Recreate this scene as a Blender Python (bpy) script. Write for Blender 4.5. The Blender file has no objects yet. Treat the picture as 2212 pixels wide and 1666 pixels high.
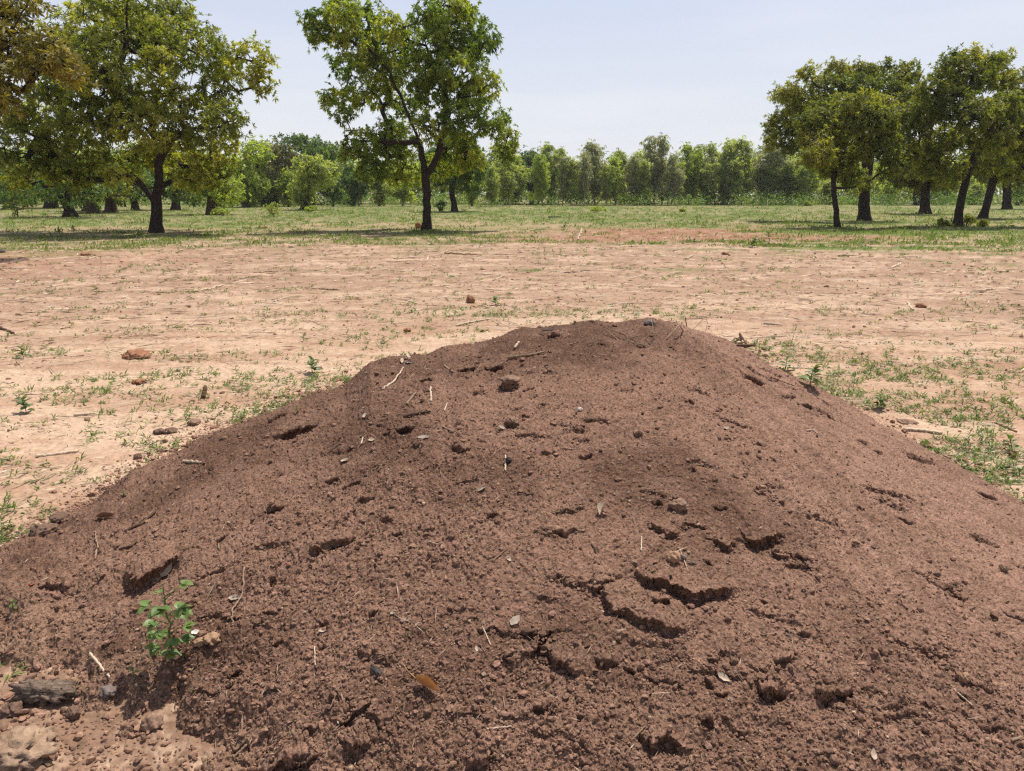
import bpy, math, random
import numpy as np
from mathutils import Vector, Matrix

# ------------------------------------------------------------------ camera, sky, sun
SC = bpy.context.scene
COL = SC.collection
R = math.radians
CAM_H, PITCH, F = 1.6, R(14.0), 1659.0          # F: focal length in units where the picture is 2212 wide
cam = bpy.data.cameras.new('camera'); cam_o = bpy.data.objects.new('camera', cam); COL.objects.link(cam_o)
cam.sensor_width = 36.0; cam.lens = 27.0; cam.clip_start = 0.05; cam.clip_end = 8000
cam_o.location = (0, 0, CAM_H); cam_o.rotation_euler = (math.pi/2 - PITCH, 0, 0)
SC.camera = cam_o

SUN_EL, SUN_AZ = R(66), R(32)                    # azimuth from straight ahead (+Y) towards +X
w = bpy.data.worlds.new('World'); SC.world = w; w.use_nodes = True
nt = w.node_tree; nt.nodes.clear()
sky = nt.nodes.new('ShaderNodeTexSky'); sky.sky_type = 'NISHITA'; sky.sun_disc = False
sky.sun_elevation = SUN_EL; sky.sun_rotation = SUN_AZ
sky.dust_density = 3.0; sky.air_density = 1.0; sky.ozone_density = 1.5
mixs = nt.nodes.new('ShaderNodeMix'); mixs.data_type = 'RGBA'
# bright haze low in the sky, whiter at the horizon, with a trace of thin cloud
wtc = nt.nodes.new('ShaderNodeTexCoord'); wsx = nt.nodes.new('ShaderNodeSeparateXYZ'); wrp = nt.nodes.new('ShaderNodeValToRGB')
nt.links.new(wtc.outputs['Generated'], wsx.inputs[0]); nt.links.new(wsx.outputs[2], wrp.inputs[0])
we = wrp.color_ramp.elements
for p_, f_ in ((0.0, 0.95), (0.10, 0.92), (0.24, 0.84), (0.55, 0.25), (1.0, 0.0)):
    e_ = we.new(p_) if p_ not in (0.0, 1.0) else we[0 if p_ == 0.0 else len(we)-1]
    e_.color = (f_, f_, f_, 1)
nt.links.new(wrp.outputs[0], mixs.inputs[0])
wcr = nt.nodes.new('ShaderNodeValToRGB'); nt.links.new(wsx.outputs[2], wcr.inputs[0])
wcr.color_ramp.elements[0].color = (0.885, 0.905, 0.925, 1); wcr.color_ramp.elements[1].position = 0.24; wcr.color_ramp.elements[1].color = (0.69, 0.76, 0.94, 1)
wmp = nt.nodes.new('ShaderNodeMapping'); wmp.inputs['Scale'].default_value = (1.2, 1.2, 7.0); nt.links.new(wtc.outputs['Generated'], wmp.inputs[0])
wns = nt.nodes.new('ShaderNodeTexNoise'); wns.inputs['Scale'].default_value = 2.2; wns.inputs['Detail'].default_value = 5; nt.links.new(wmp.outputs[0], wns.inputs['Vector'])
wnr = nt.nodes.new('ShaderNodeValToRGB'); nt.links.new(wns.outputs[0], wnr.inputs[0])
wnr.color_ramp.elements[0].position = 0.45; wnr.color_ramp.elements[0].color = (9.1, 9.1, 9.1, 1)
wnr.color_ramp.elements[1].position = 0.75; wnr.color_ramp.elements[1].color = (10.1, 9.8, 9.4, 1)
wmu = nt.nodes.new('ShaderNodeMix'); wmu.data_type = 'RGBA'; wmu.blend_type = 'MULTIPLY'; wmu.inputs[0].default_value = 1.0
nt.links.new(wcr.outputs[0], wmu.inputs[6]); nt.links.new(wnr.outputs[0], wmu.inputs[7]); nt.links.new(wmu.outputs[2], mixs.inputs[7])
bg = nt.nodes.new('ShaderNodeBackground'); bg.inputs[1].default_value = 0.1
ow = nt.nodes.new('ShaderNodeOutputWorld')
nt.links.new(sky.outputs[0], mixs.inputs[6]); nt.links.new(mixs.outputs[2], bg.inputs[0]); nt.links.new(bg.outputs[0], ow.inputs[0])

sun = bpy.data.lights.new('sun', 'SUN'); sun.energy = 5.0; sun.angle = R(0.53); sun.color = (1.0, 0.95, 0.87)
sun_o = bpy.data.objects.new('sun', sun); COL.objects.link(sun_o)
sdir = Vector((math.sin(SUN_AZ)*math.cos(SUN_EL), math.cos(SUN_AZ)*math.cos(SUN_EL), math.sin(SUN_EL)))
sun_o.rotation_euler = sdir.to_track_quat('Z', 'Y').to_euler(); sun_o.location = (0, 0, 30)

SC.view_settings.view_transform = 'Standard'; SC.view_settings.look = 'None'
SC.view_settings.gamma = 1.0; SC.view_settings.exposure = 0.12
SC.cycles.max_bounces = 6; SC.cycles.diffuse_bounces = 3; SC.cycles.use_denoising = False
SC.cycles.filter_width = 1.3

rng = np.random.default_rng(7)
random.seed(7)

# ------------------------------------------------------------------ helpers: rays, noise, meshes
SP, CP = math.sin(PITCH), math.cos(PITCH)
def ray(u, v):
    xc, yc = (u-1106)/F, (833-v)/F
    return np.array([xc, CP + SP*yc, -SP + CP*yc])
def at(u, v, Y):
    d = ray(u, v); t = Y/d[1]
    return np.array([0, 0, CAM_H]) + d*t
def gnd(u, v):
    d = ray(u, v); t = -CAM_H/d[2]
    return np.array([d[0]*t, d[1]*t, 0.0])

def _hash(ix, iy, s):
    h = (ix.astype(np.int64)*374761393 + iy.astype(np.int64)*668265263 + s*974634777) & 0xffffffff
    h = ((h ^ (h >> 13))*1274126177) & 0xffffffff
    h = ((h ^ (h >> 16))*2246822519) & 0xffffffff
    return (h ^ (h >> 15)) & 0xffffffff
def rnd01(ix, iy, s): return _hash(ix, iy, s)/4294967296.0
def perlin(x, y, s):
    ix, iy = np.floor(x), np.floor(y); fx, fy = x-ix, y-iy
    u, v = fx*fx*fx*(fx*(fx*6-15)+10), fy*fy*fy*(fy*(fy*6-15)+10)
    def g(ox, oy):
        a = rnd01(ix+ox, iy+oy, s)*2*np.pi
        return np.cos(a)*(fx-ox) + np.sin(a)*(fy-oy)
    a, b, c, d = g(0, 0), g(1, 0), g(0, 1), g(1, 1)
    return 1.5*((a*(1-u)+b*u)*(1-v) + (c*(1-u)+d*u)*v)
def fbm(x, y, s, o=4, gain=0.5):
    t, a = 0, 1.0
    for k in range(o):
        t = t + a*perlin(x*2**k+17.3*k, y*2**k-9.1*k, s+k); a *= gain
    return t
def lumps(x, y, cell, s, dens=0.7, flat=0.8):      # a bed of rounded crumbs: height above the bed
    gx, gy = x/cell, y/cell
    wx = gx + 0.35*perlin(gx*1.7, gy*1.7, s+51); wy = gy + 0.35*perlin(gx*1.7+40, gy*1.7, s+52)
    ix, iy = np.floor(wx), np.floor(wy); out = np.zeros_like(x)
    for ox in (-1, 0, 1):
        for oy in (-1, 0, 1):
            cx, cy = ix+ox, iy+oy
            px, py = cx+rnd01(cx, cy, s), cy+rnd01(cx, cy, s+1)
            rr = (0.2+0.5*rnd01(cx, cy, s+2)**2)*(rnd01(cx, cy, s+3) < dens)
            d2 = (wx-px)**2 + (wy-py)**2
            out = np.maximum(out, np.sqrt(np.maximum(rr*rr-d2, 0)))
    return out*cell*flat
def sstep(a, b, x):
    t = np.clip((x-a)/(b-a), 0, 1); return t*t*(3-2*t)

def raw_mesh(name, v, faces, smooth=False, attrs=None):
    me = bpy.data.meshes.new(name)
    v = np.ascontiguousarray(v, dtype=np.float32)
    me.vertices.add(len(v)); me.vertices.foreach_set('co', v.ravel())
    if not isinstance(faces, (list, tuple)): faces = [faces]
    faces = [np.ascontiguousarray(f, dtype=np.int32) for f in faces if len(f)]
    nl = sum(f.size for f in faces); npoly = sum(len(f) for f in faces)
    me.loops.add(nl); me.loops.foreach_set('vertex_index', np.concatenate([f.ravel() for f in faces]))
    st, o = [], 0
    for f in faces:
        st.append(o + np.arange(len(f))*f.shape[1]); o += f.size
    me.polygons.add(npoly); me.polygons.foreach_set('loop_start', np.concatenate(st).astype(np.int32))
    me.polygons.foreach_set('use_smooth', np.full(npoly, smooth))
    for k, a in (attrs or {}).items():
        a = np.asarray(a, dtype=np.float32)
        if a.ndim == 1:
            me.attributes.new(k, 'FLOAT', 'POINT').data.foreach_set('value', np.ascontiguousarray(a))
        else:
            if a.shape[1] == 3: a = np.concatenate([a, np.ones((len(a), 1), np.float32)], 1)
            me.attributes.new(k, 'FLOAT_COLOR', 'POINT').data.foreach_set('color', np.ascontiguousarray(a).ravel())
    me.update(calc_edges=True)
    return me
def link(name, me, mat=None, parent=None, loc=None):
    o = bpy.data.objects.new(name, me); COL.objects.link(o)
    if mat is not None and me is not None and not me.materials: me.materials.append(mat)
    if parent is not None: o.parent = parent
    if loc is not None: o.location = loc
    return o
def tag(o, label, cat, group=None, kind=None):
    if label: o['label'] = label
    if cat: o['category'] = cat
    if group: o['group'] = group
    if kind: o['kind'] = kind
    return o
def grid_faces(nr, nc):
    i = (np.arange(nr-1)[:, None]*nc + np.arange(nc-1)[None, :]).ravel()
    return np.stack([i, i+1, i+nc+1, i+nc], 1)
def norm(a): return a/np.maximum(np.linalg.norm(a, axis=-1, keepdims=True), 1e-9)

# ------------------------------------------------------------------ materials
def new_mat(name):
    m = bpy.data.materials.new(name); m.use_nodes = True
    n = m.node_tree; b = n.nodes['Principled BSDF']; b.inputs['Specular IOR Level'].default_value = 0.2
    return m, n, b
def N(n, t, **kw):
    x = n.nodes.new(t)
    for k, v in kw.items(): setattr(x, k, v)
    return x
def mixc(n, f, a, b, mode='MIX'):
    x = N(n, 'ShaderNodeMix', data_type='RGBA', blend_type=mode)
    for i, s in ((0, f), (6, a), (7, b)):
        if hasattr(s, 'is_output'): n.links.new(s, x.inputs[i])
        elif i == 0: x.inputs[0].default_value = s
        else: x.inputs[i].default_value = (*s[:3], 1)
    return x.outputs[2]
def ramp(n, src, stops):
    r = N(n, 'ShaderNodeValToRGB'); e = r.color_ramp.elements
    while len(e) < len(stops): e.new(0.5)
    for k, (p, c) in enumerate(stops):
        e[k].position = p; e[k].color = (*c, 1) if len(c) == 3 else c
    n.links.new(src, r.inputs[0]); return r.outputs[0]
def noise(n, co, scale, det=4, rough=0.6):
    t = N(n, 'ShaderNodeTexNoise'); t.inputs['Scale'].default_value = scale
    t.inputs['Detail'].default_value = det; t.inputs['Roughness'].default_value = rough
    n.links.new(co, t.inputs['Vector']); return t.outputs[0]

def granular_mat(name, spec_scale, spec, bump, bscale, pale):
    # albedo from the mesh, broken up grain by grain
    m, n, b = new_mat(name)
    a = N(n, 'ShaderNodeAttribute', attribute_name='col')
    co = N(n, 'ShaderNodeTexCoord').outputs['Object']
    v = N(n, 'ShaderNodeTexVoronoi'); v.inputs['Scale'].default_value = spec_scale; n.links.new(co, v.inputs['Vector'])
    sep = N(n, 'ShaderNodeSeparateColor'); n.links.new(v.outputs['Color'], sep.inputs[0])
    lo, hi = 1-spec, 1+spec
    g1 = ramp(n, sep.outputs[0], [(0, (lo, lo, lo)), (1, (hi, hi, hi))])
    c = mixc(n, 1.0, a.outputs['Color'], g1, 'MULTIPLY')
    ns = noise(n, co, 22, 5, 0.7)
    g2 = ramp(n, ns, [(0.25, (0.72, 0.70, 0.68)), (0.75, (1.25, 1.25, 1.25))])
    c = mixc(n, 1.0, c, g2, 'MULTIPLY')
    ps = ramp(n, sep.outputs[1], [(pale[0], (0, 0, 0)), (pale[0]+0.012, (1, 1, 1))])
    c = mixc(n, ps, c, pale[1])
    n.links.new(c, b.inputs['Base Color']); b.inputs['Roughness'].default_value = 0.95
    b.inputs['Specular IOR Level'].default_value = 0.1
    bp = N(n, 'ShaderNodeBump'); bp.inputs['Strength'].default_value = bump[0]; bp.inputs['Distance'].default_value = bump[1]
    n.links.new(noise(n, co, bscale, 4, 0.75), bp.inputs['Height']); n.links.new(bp.outputs[0], b.inputs['Normal'])
    return m
MAT_SOIL = granular_mat('soil', 165, 0.42, (0.8, 0.012), 130, (0.975, (0.30, 0.21, 0.14)))
MAT_GROUND = granular_mat('sandy_ground', 60, 0.10, (0.35, 0.015), 60, (0.99, (0.30, 0.17, 0.10)))

def leaf_mat(name, dark, mid, light, tr=0.35, tcol=None, rough=0.45):
    m = bpy.data.materials.new(name); m.use_nodes = True; n = m.node_tree
    b = n.nodes['Principled BSDF']; out = n.nodes['Material Output']
    a = N(n, 'ShaderNodeAttribute', attribute_name='rnd')
    c = ramp(n, a.outputs['Fac'], [(0.0, dark), (0.5, mid), (1.0, light)])
    n.links.new(c, b.inputs['Base Color']); b.inputs['Roughness'].default_value = rough
    b.inputs['Specular IOR Level'].default_value = 0.35
    t = N(n, 'ShaderNodeBsdfTranslucent')
    tc = mixc(n, 1.0, c, tcol or (1.7, 1.8, 0.6), 'MULTIPLY'); n.links.new(tc, t.inputs[0])
    mx = N(n, 'ShaderNodeMixShader'); mx.inputs[0].default_value = tr
    n.links.new(b.outputs[0], mx.inputs[1]); n.links.new(t.outputs[0], mx.inputs[2]); n.links.new(mx.outputs[0], out.inputs[0])
    return m
def plain_mat(name, c1, c2, scale=8, rough=0.85, bump=0.4, stretch=None, dist=0.02):
    m, n, b = new_mat(name)
    co = N(n, 'ShaderNodeTexCoord').outputs['Object']
    if stretch:
        mp = N(n, 'ShaderNodeMapping'); mp.inputs['Scale'].default_value = stretch; n.links.new(co, mp.inputs[0]); co = mp.outputs[0]
    ns = noise(n, co, scale, 6, 0.65)
    n.links.new(ramp(n, ns, [(0.3, c1), (0.7, c2)]), b.inputs['Base Color']); b.inputs['Roughness'].default_value = rough
    bp = N(n, 'ShaderNodeBump'); bp.inputs['Strength'].default_value = bump; bp.inputs['Distance'].default_value = dist
    n.links.new(ns, bp.inputs['Height']); n.links.new(bp.outputs[0], b.inputs['Normal'])
    return m
LEAF_SHEA = leaf_mat('shea_leaf', (0.11, 0.142, 0.03), (0.225, 0.245, 0.046), (0.43, 0.41, 0.085), tr=0.45, tcol=(1.7, 1.75, 0.6))
LEAF_GREEN = leaf_mat('green_leaf', (0.08, 0.135, 0.027), (0.175, 0.23, 0.04), (0.4, 0.4, 0.065), tr=0.45)
LEAF_GROVE = leaf_mat('grove_leaf', (0.088, 0.116, 0.026), (0.175, 0.195, 0.042), (0.35, 0.32, 0.072), tr=0.45, tcol=(1.7, 1.75, 0.6))
LEAF_RUST = leaf_mat('rusty_leaf', (0.09, 0.095, 0.022), (0.2, 0.178, 0.036), (0.34, 0.285, 0.06), tcol=(1.7, 1.55, 0.5))
LEAF_DEEP = leaf_mat('deep_green_leaf', (0.07, 0.12, 0.034), (0.12, 0.185, 0.05), (0.19, 0.26, 0.07))
LEAF_OLIVE = leaf_mat('olive_leaf', (0.19, 0.22, 0.085), (0.28, 0.31, 0.115), (0.38, 0.4, 0.17), tr=0.58)
LEAF_GREY = leaf_mat('grey_green_leaf', (0.24, 0.255, 0.16), (0.33, 0.345, 0.22), (0.42, 0.43, 0.29), tr=0.58, tcol=(1.4, 1.4, 0.8))
LEAF_LIME = leaf_mat('lime_leaf', (0.18, 0.225, 0.058), (0.27, 0.32, 0.075), (0.36, 0.4, 0.1), tr=0.58)
LEAF_BROWN = leaf_mat('drab_leaf', (0.120, 0.120, 0.066), (0.180, 0.174, 0.090), (0.240, 0.228, 0.120))
GRASS = leaf_mat('grass_blade', (0.1, 0.115, 0.034), (0.115, 0.175, 0.034), (0.2, 0.26, 0.065), tr=0.3)
WEED = leaf_mat('weed_leaf', (0.08, 0.14, 0.035), (0.13, 0.2, 0.05), (0.2, 0.27, 0.08), tr=0.3)
FIELDWEED = leaf_mat('field_weed_leaf', (0.065, 0.10, 0.028), (0.105, 0.155, 0.038), (0.18, 0.23, 0.07), tr=0.3)
STRAWM = leaf_mat('straw', (0.1, 0.06, 0.038), (0.34, 0.235, 0.15), (0.66, 0.53, 0.39), tr=0.1, tcol=(1, 1, 1), rough=0.7)
BARK = plain_mat('dark_bark', (0.022, 0.016, 0.013), (0.065, 0.047, 0.038), 9, 0.9, 0.9, (3, 3, 0.8), 0.05)
BARK_BROWN = plain_mat('brown_bark', (0.05, 0.034, 0.026), (0.13, 0.09, 0.068), 9, 0.9, 0.8, (3, 3, 0.8), 0.05)
BARK_PALE = plain_mat('pale_bark', (0.22, 0.17, 0.125), (0.42, 0.35, 0.28), 5, 0.8, 0.4, (2, 2, 0.6), 0.03)
DRYLEAF = plain_mat('dry_pale_leaf', (0.32, 0.23, 0.16), (0.52, 0.42, 0.32), 60, 0.7, 0.3, None, 0.002)
DRYGREY = plain_mat('dry_grey_leaf', (0.22, 0.165, 0.125), (0.38, 0.31, 0.245), 60, 0.7, 0.3, None, 0.002)
TANLEAF = plain_mat('tan_leaf', (0.36, 0.19, 0.07), (0.55, 0.32, 0.13), 50, 0.55, 0.2, None, 0.002)
BROWNLEAF = plain_mat('brown_leaf', (0.13, 0.065, 0.035), (0.24, 0.13, 0.07), 50, 0.7, 0.3, None, 0.002)
STICKM = plain_mat('stick_wood', (0.17, 0.105, 0.065), (0.34, 0.23, 0.155), 60, 0.8, 0.5, (1, 1, 0.2), 0.003)
STICK_PALE = plain_mat('pale_stick', (0.42, 0.31, 0.21), (0.62, 0.50, 0.37), 60, 0.75, 0.4, (1, 1, 0.2), 0.003)
STICK_DARK = plain_mat('dark_stick', (0.06, 0.035, 0.022), (0.14, 0.08, 0.05), 60, 0.85, 0.5, None, 0.003)
STONE = plain_mat('earth_stone', (0.15, 0.085, 0.055), (0.30, 0.19, 0.13), 40, 0.9, 0.6, None, 0.006)
STONE_RED = plain_mat('red_earth_clod', (0.20, 0.085, 0.045), (0.36, 0.18, 0.10), 30, 0.9, 0.6, None, 0.008)
STONE_TAN = plain_mat('tan_stone', (0.25, 0.145, 0.085), (0.38, 0.24, 0.15), 40, 0.9, 0.5, None, 0.006)
STONE_GREY = plain_mat('grey_stone', (0.12, 0.095, 0.085), (0.24, 0.19, 0.165), 40, 0.9, 0.5, None, 0.006)
SANDCLOD = plain_mat('sand_clod', (0.20, 0.125, 0.082), (0.40, 0.275, 0.185), 25, 0.95, 0.8, None, 0.012)
DUNG = plain_mat('dry_dung', (0.10, 0.060, 0.042), (0.22, 0.135, 0.095), 30, 0.95, 0.9, None, 0.012)
CHAR = plain_mat('charcoal', (0.020, 0.016, 0.014), (0.07, 0.055, 0.05), 60, 0.6, 0.7, None, 0.006)
BARKCHUNK = plain_mat('weathered_bark', (0.065, 0.045, 0.036), (0.30, 0.215, 0.155), 22, 0.9, 1.0, (1, 5, 5), 0.012)
WHITECHIP = plain_mat('white_chip', (0.50, 0.44, 0.38), (0.70, 0.64, 0.57), 50, 0.7, 0.3, None, 0.002)
REDCHIP = plain_mat('red_chip', (0.42, 0.10, 0.05), (0.55, 0.17, 0.09), 50, 0.7, 0.3, None, 0.002)
STEMG = plain_mat('green_stem', (0.07, 0.12, 0.03), (0.14, 0.19, 0.06), 40, 0.7, 0.2, None, 0.002)

# ------------------------------------------------------------------ mound: outline seen from where the photo was taken
SIL = [(-260, 1275), (-120, 1235), (0, 1190), (130, 1122), (300, 1012), (450, 932), (560, 892), (640, 857), (745, 828), (800, 780), (870, 764), (950, 748),
       (1050, 733), (1130, 706), (1250, 692), (1330, 690), (1400, 682), (1460, 692), (1520, 712), (1600, 744), (1680, 792), (1760, 832),
       (1850, 882), (1940, 932), (2030, 982), (2100, 1014), (2180, 1064), (2260, 1115), (2420, 1210), (2700, 1380), (3100, 1640)]
RD = {-260: 3.75, 0: 3.95, 450: 4.25, 640: 4.3, 800: 4.35, 1130: 4.55, 1400: 4.6, 1600: 4.5, 1850: 4.35, 2212: 4.1, 2420: 3.9, 3100: 3.3}
_t, _rr, _zz = [], [], []
for (u, v) in SIL:
    d = ray(u, v); h = math.hypot(d[0], d[1]); r_ = float(np.interp(u, list(RD), list(RD.values())))
    _t.append(math.atan2(d[0], d[1])); _rr.append(r_); _zz.append(CAM_H + r_*d[2]/h - 0.012)
_t.append(_t[-1]+0.25); _rr.append(3.0); _zz.append(-0.25)
_t.insert(0, _t[0]-0.25); _rr.insert(0, 3.5); _zz.insert(0, -0.12)
FOOT = [(-260, 1370), (0, 1425), (150, 1475), (300, 1580), (450, 1680), (600, 1750), (800, 1810), (1106, 1880), (1500, 1990), (2212, 2150), (2700, 2200)]
_ft, _fr = [], []
for (u, v) in FOOT:
    g_ = gnd(u, v); _ft.append(math.atan2(g_[0], g_[1])); _fr.append(math.hypot(g_[0], g_[1]))

_tt = np.linspace(_t[0], _t[-1], 400); _zf = np.interp(_tt, _t, _zz); _k = np.exp(-0.5*(np.arange(-60, 61)*(_tt[1]-_tt[0])/R(6))**2)
_zf = np.convolve(np.pad(_zf, 60, mode='edge'), _k/_k.sum(), 'valid')    # lower down the outline's bumps even out
def mound_base(x, y):
    th, r = np.arctan2(x, y), np.hypot(x, y)
    rr, zr, rf = np.interp(th, _t, _rr), np.interp(th, _t, _zz), np.interp(th, _ft, _fr)
    s = (r-rf)/np.maximum(rr-rf, 0.3)
    sc = np.clip(s, 0, 1)
    g = 0.30*sc + 0.70*np.sin(np.pi/2*sc)
    zs = np.interp(th, _tt, _zf); zq = zs + (zr-zs)*sstep(0.45, 1.0, s)
    front = zq*g + np.minimum(s, 0)*0.5 + 0.035*np.sin(np.pi*sc)
    t = r-rr
    back = zr - 0.62*np.maximum(t-0.06, 0) - 0.8*np.clip(t, 0, 0.06)*np.clip(t, 0, 0.06)/0.12
    return np.where(r < rr, front, back)

def to_xy(u, v, H=mound_base):
    d = ray(u, v); t = np.geomspace(1.0, 9.0, 1500)
    x, y, z = d[0]*t, d[1]*t, CAM_H + d[2]*t
    hit = np.nonzero(z < np.maximum(H(x, y), 0.0))[0]
    k = hit[0] if len(hit) else len(t)-1
    return np.array([x[k], y[k]])

SCARPS = [  # picture polylines of the cracks and slipped edges: (points, drop, lip width, trench width)
    ([(1371, 1218), (1397, 1247), (1469, 1267), (1491, 1290), (1527, 1283), (1599, 1278)], 0.050, 0.22, 0.045),
    ([(1247, 1250), (1283, 1270), (1303, 1258), (1309, 1289), (1325, 1312), (1371, 1331), (1413, 1351), (1469, 1368), (1498, 1355)], 0.036, 0.20, 0.028),
    ([(1133, 1351), (1165, 1366), (1165, 1387), (1202, 1425), (1234, 1443), (1267, 1452)], 0.036, 0.18, 0.030),
    ([(1180, 1245), (1205, 1240), (1228, 1248)], 0.018, 0.10, 0.015),
    ([(1400, 1123), (1445, 1152), (1472, 1158)], 0.026, 0.12, 0.025),
    ([(1537, 1166), (1566, 1180), (1587, 1168)], 0.034, 0.14, 0.03),
    ([(1603, 1166), (1638, 1173), (1673, 1158), (1692, 1154)], 0.050, 0.20, 0.05),
    ([(1660, 1192), (1690, 1204), (1712, 1192)], 0.024, 0.10, 0.025),
    ([(726, 1579), (761, 1553), (794, 1530), (807, 1508)], 0.030, 0.16, 0.028),
    ([(1517, 1426), (1545, 1426), (1563, 1413), (1592, 1426)], 0.018, 0.10, 0.018),
    ([(1381, 1579), (1413, 1592), (1438, 1582), (1462, 1589), (1482, 1622)], 0.036, 0.14, 0.03),
    ([(264, 1240), (296, 1250), (326, 1234), (358, 1211), (391, 1190)], 0.055, 0.12, 0.075),
    ([(1640, 1470), (1660, 1492), (1690, 1480)], 0.045, 0.14, 0.04),
    ([(1760, 1506), (1790, 1512), (1822, 1500), (1842, 1504)], 0.034, 0.12, 0.035),
    ([(90, 1268), (120, 1262), (148, 1272)], 0.030, 0.08, 0.03),
    ([(580, 1096), (600, 1102), (616, 1096)], 0.040, 0.06, 0.04),
    ([(665, 1200), (700, 1184), (732, 1166), (756, 1170)], 0.040, 0.10, 0.035),
    ([(970, 962), (990, 972), (1012, 970)], 0.032, 0.08, 0.03),
    ([(1083, 832), (1105, 838), (1120, 832)], 0.030, 0.07, 0.03),
    ([(2010, 1250), (2050, 1262), (2085, 1285)], 0.02, 0.12, 0.02),
    ([(540, 1640), (580, 1650), (640, 1640), (690, 1650)], 0.05, 0.08, 0.06),
    ([(740, 1610), (770, 1618), (800, 1606)], 0.035, 0.08, 0.04),
    ([(1010, 1640), (1040, 1650), (1070, 1640)], 0.03, 0.08, 0.03),
]
PITS = [(636, 930, 38, 14, 0.075), (592, 1102, 16, 8, 0.03), (717, 1032, 16, 9, 0.04), (727, 1172, 34, 14, 0.04), (765, 1108, 14, 6, 0.03), (788, 1080, 20, 9, 0.04),
        (984, 972, 16, 7, 0.03), (874, 931, 18, 12, 0.055), (858, 1150, 12, 8, 0.035), (833, 1124, 12, 10, 0.035), (1009, 799, 20, 10, 0.05), (1067, 793, 18, 9, 0.045),
        (1106, 921, 16, 7, 0.035), (1490, 864, 12, 10, 0.05), (1626, 816, 14, 9, 0.05), (1378, 937, 8, 6, 0.035), (1264, 980, 14, 7, 0.035), (1184, 974, 12, 7, 0.035),
        (1118, 886, 8, 6, 0.04), (1704, 829, 14, 7, 0.035), (1964, 1083, 10, 7, 0.035), (2134, 1068, 12, 7, 0.04), (1954, 1124, 14, 7, 0.04), (1858, 1098, 10, 6, 0.03),
        (1656, 1491, 16, 10, 0.05), (1822, 1506, 18, 8, 0.045), (1777, 1510, 8, 6, 0.03), (2194, 1328, 18, 9, 0.045), (1975, 1657, 16, 7, 0.04), (1362, 1450, 12, 6, 0.035),
        (1040, 1359, 14, 6, 0.025), (915, 820, 18, 8, 0.045), (1030, 770, 14, 7, 0.05), (1300, 745, 9, 4, 0.04), (1195, 724, 14, 5, 0.05), (640, 1640, 30, 14, 0.06),
        (570, 1650, 34, 12, 0.06), (520, 1600, 22, 10, 0.05), (670, 1590, 16, 9, 0.045), (1740, 880, 9, 6, 0.03), (1780, 870, 8, 5, 0.03), (1860, 955, 6, 4, 0.03), (1650, 1310, 10, 6, 0.03),
        (1530, 1480, 10, 6, 0.03), (1900, 1420, 10, 6, 0.03), (2080, 1500, 14, 7, 0.035), (1495, 1010, 9, 5, 0.03), (1420, 1080, 12, 5, 0.03), (700, 1350, 10, 5, 0.03), (600, 1390, 14, 7, 0.035)]
PITS_W = []
for (u, v, ru, rv, dp) in PITS:
    c = to_xy(u, v); e = to_xy(u+ru, v); f = to_xy(u, v-rv)
    b_ = max(np.linalg.norm(f-c)*0.75, 0.014); PITS_W.append((c, max(np.linalg.norm(e-c), 0.014), b_, min(dp, 0.6*b_+0.010)))
_pr = np.random.default_rng(3)
for k in range(50):
    c = to_xy(_pr.uniform(150, 2212), _pr.uniform(760, 1666)); q = _pr.uniform(0.008, 0.022)
    if mound_base(*c) > 0.06: PITS_W.append((c, q*_pr.uniform(0.8, 1.8), q, q*1.1))
SCARPS_W = [(np.array([to_xy(u, v) for (u, v) in pts]), h, a, b) for (pts, h, a, b) in SCARPS]
for k in range(70):                                            # small unnamed slips all over
    c = to_xy(_pr.uniform(200, 2212), _pr.uniform(800, 1666))
    if mound_base(*c) < 0.08: continue
    L = _pr.uniform(0.03, 0.11); an = _pr.uniform(-0.5, 0.5); dv = np.array([math.cos(an), math.sin(an)])
    SCARPS_W.append((np.array([c-dv*L, c+_pr.normal(0, 0.012, 2), c+dv*L]), _pr.uniform(0.008, 0.02), 0.06, 0.016))

def crumbliness(x, y):                                         # loose crumbs left and low, sifted and smooth on the right flank
    k = 0.62 + 0.55*fbm(x*1.1+3, y*1.1, 91, 3) + 0.45*sstep(0.2, -1.2, x) + 0.55*sstep(2.5, 1.7, y)
    return np.clip(k - 0.50*sstep(0.9, 2.0, x)*sstep(2.0, 2.6, y) - 0.25*sstep(0.0, 0.5, x)*sstep(2.2, 2.6, y), 0.14, 1.5)

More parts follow.
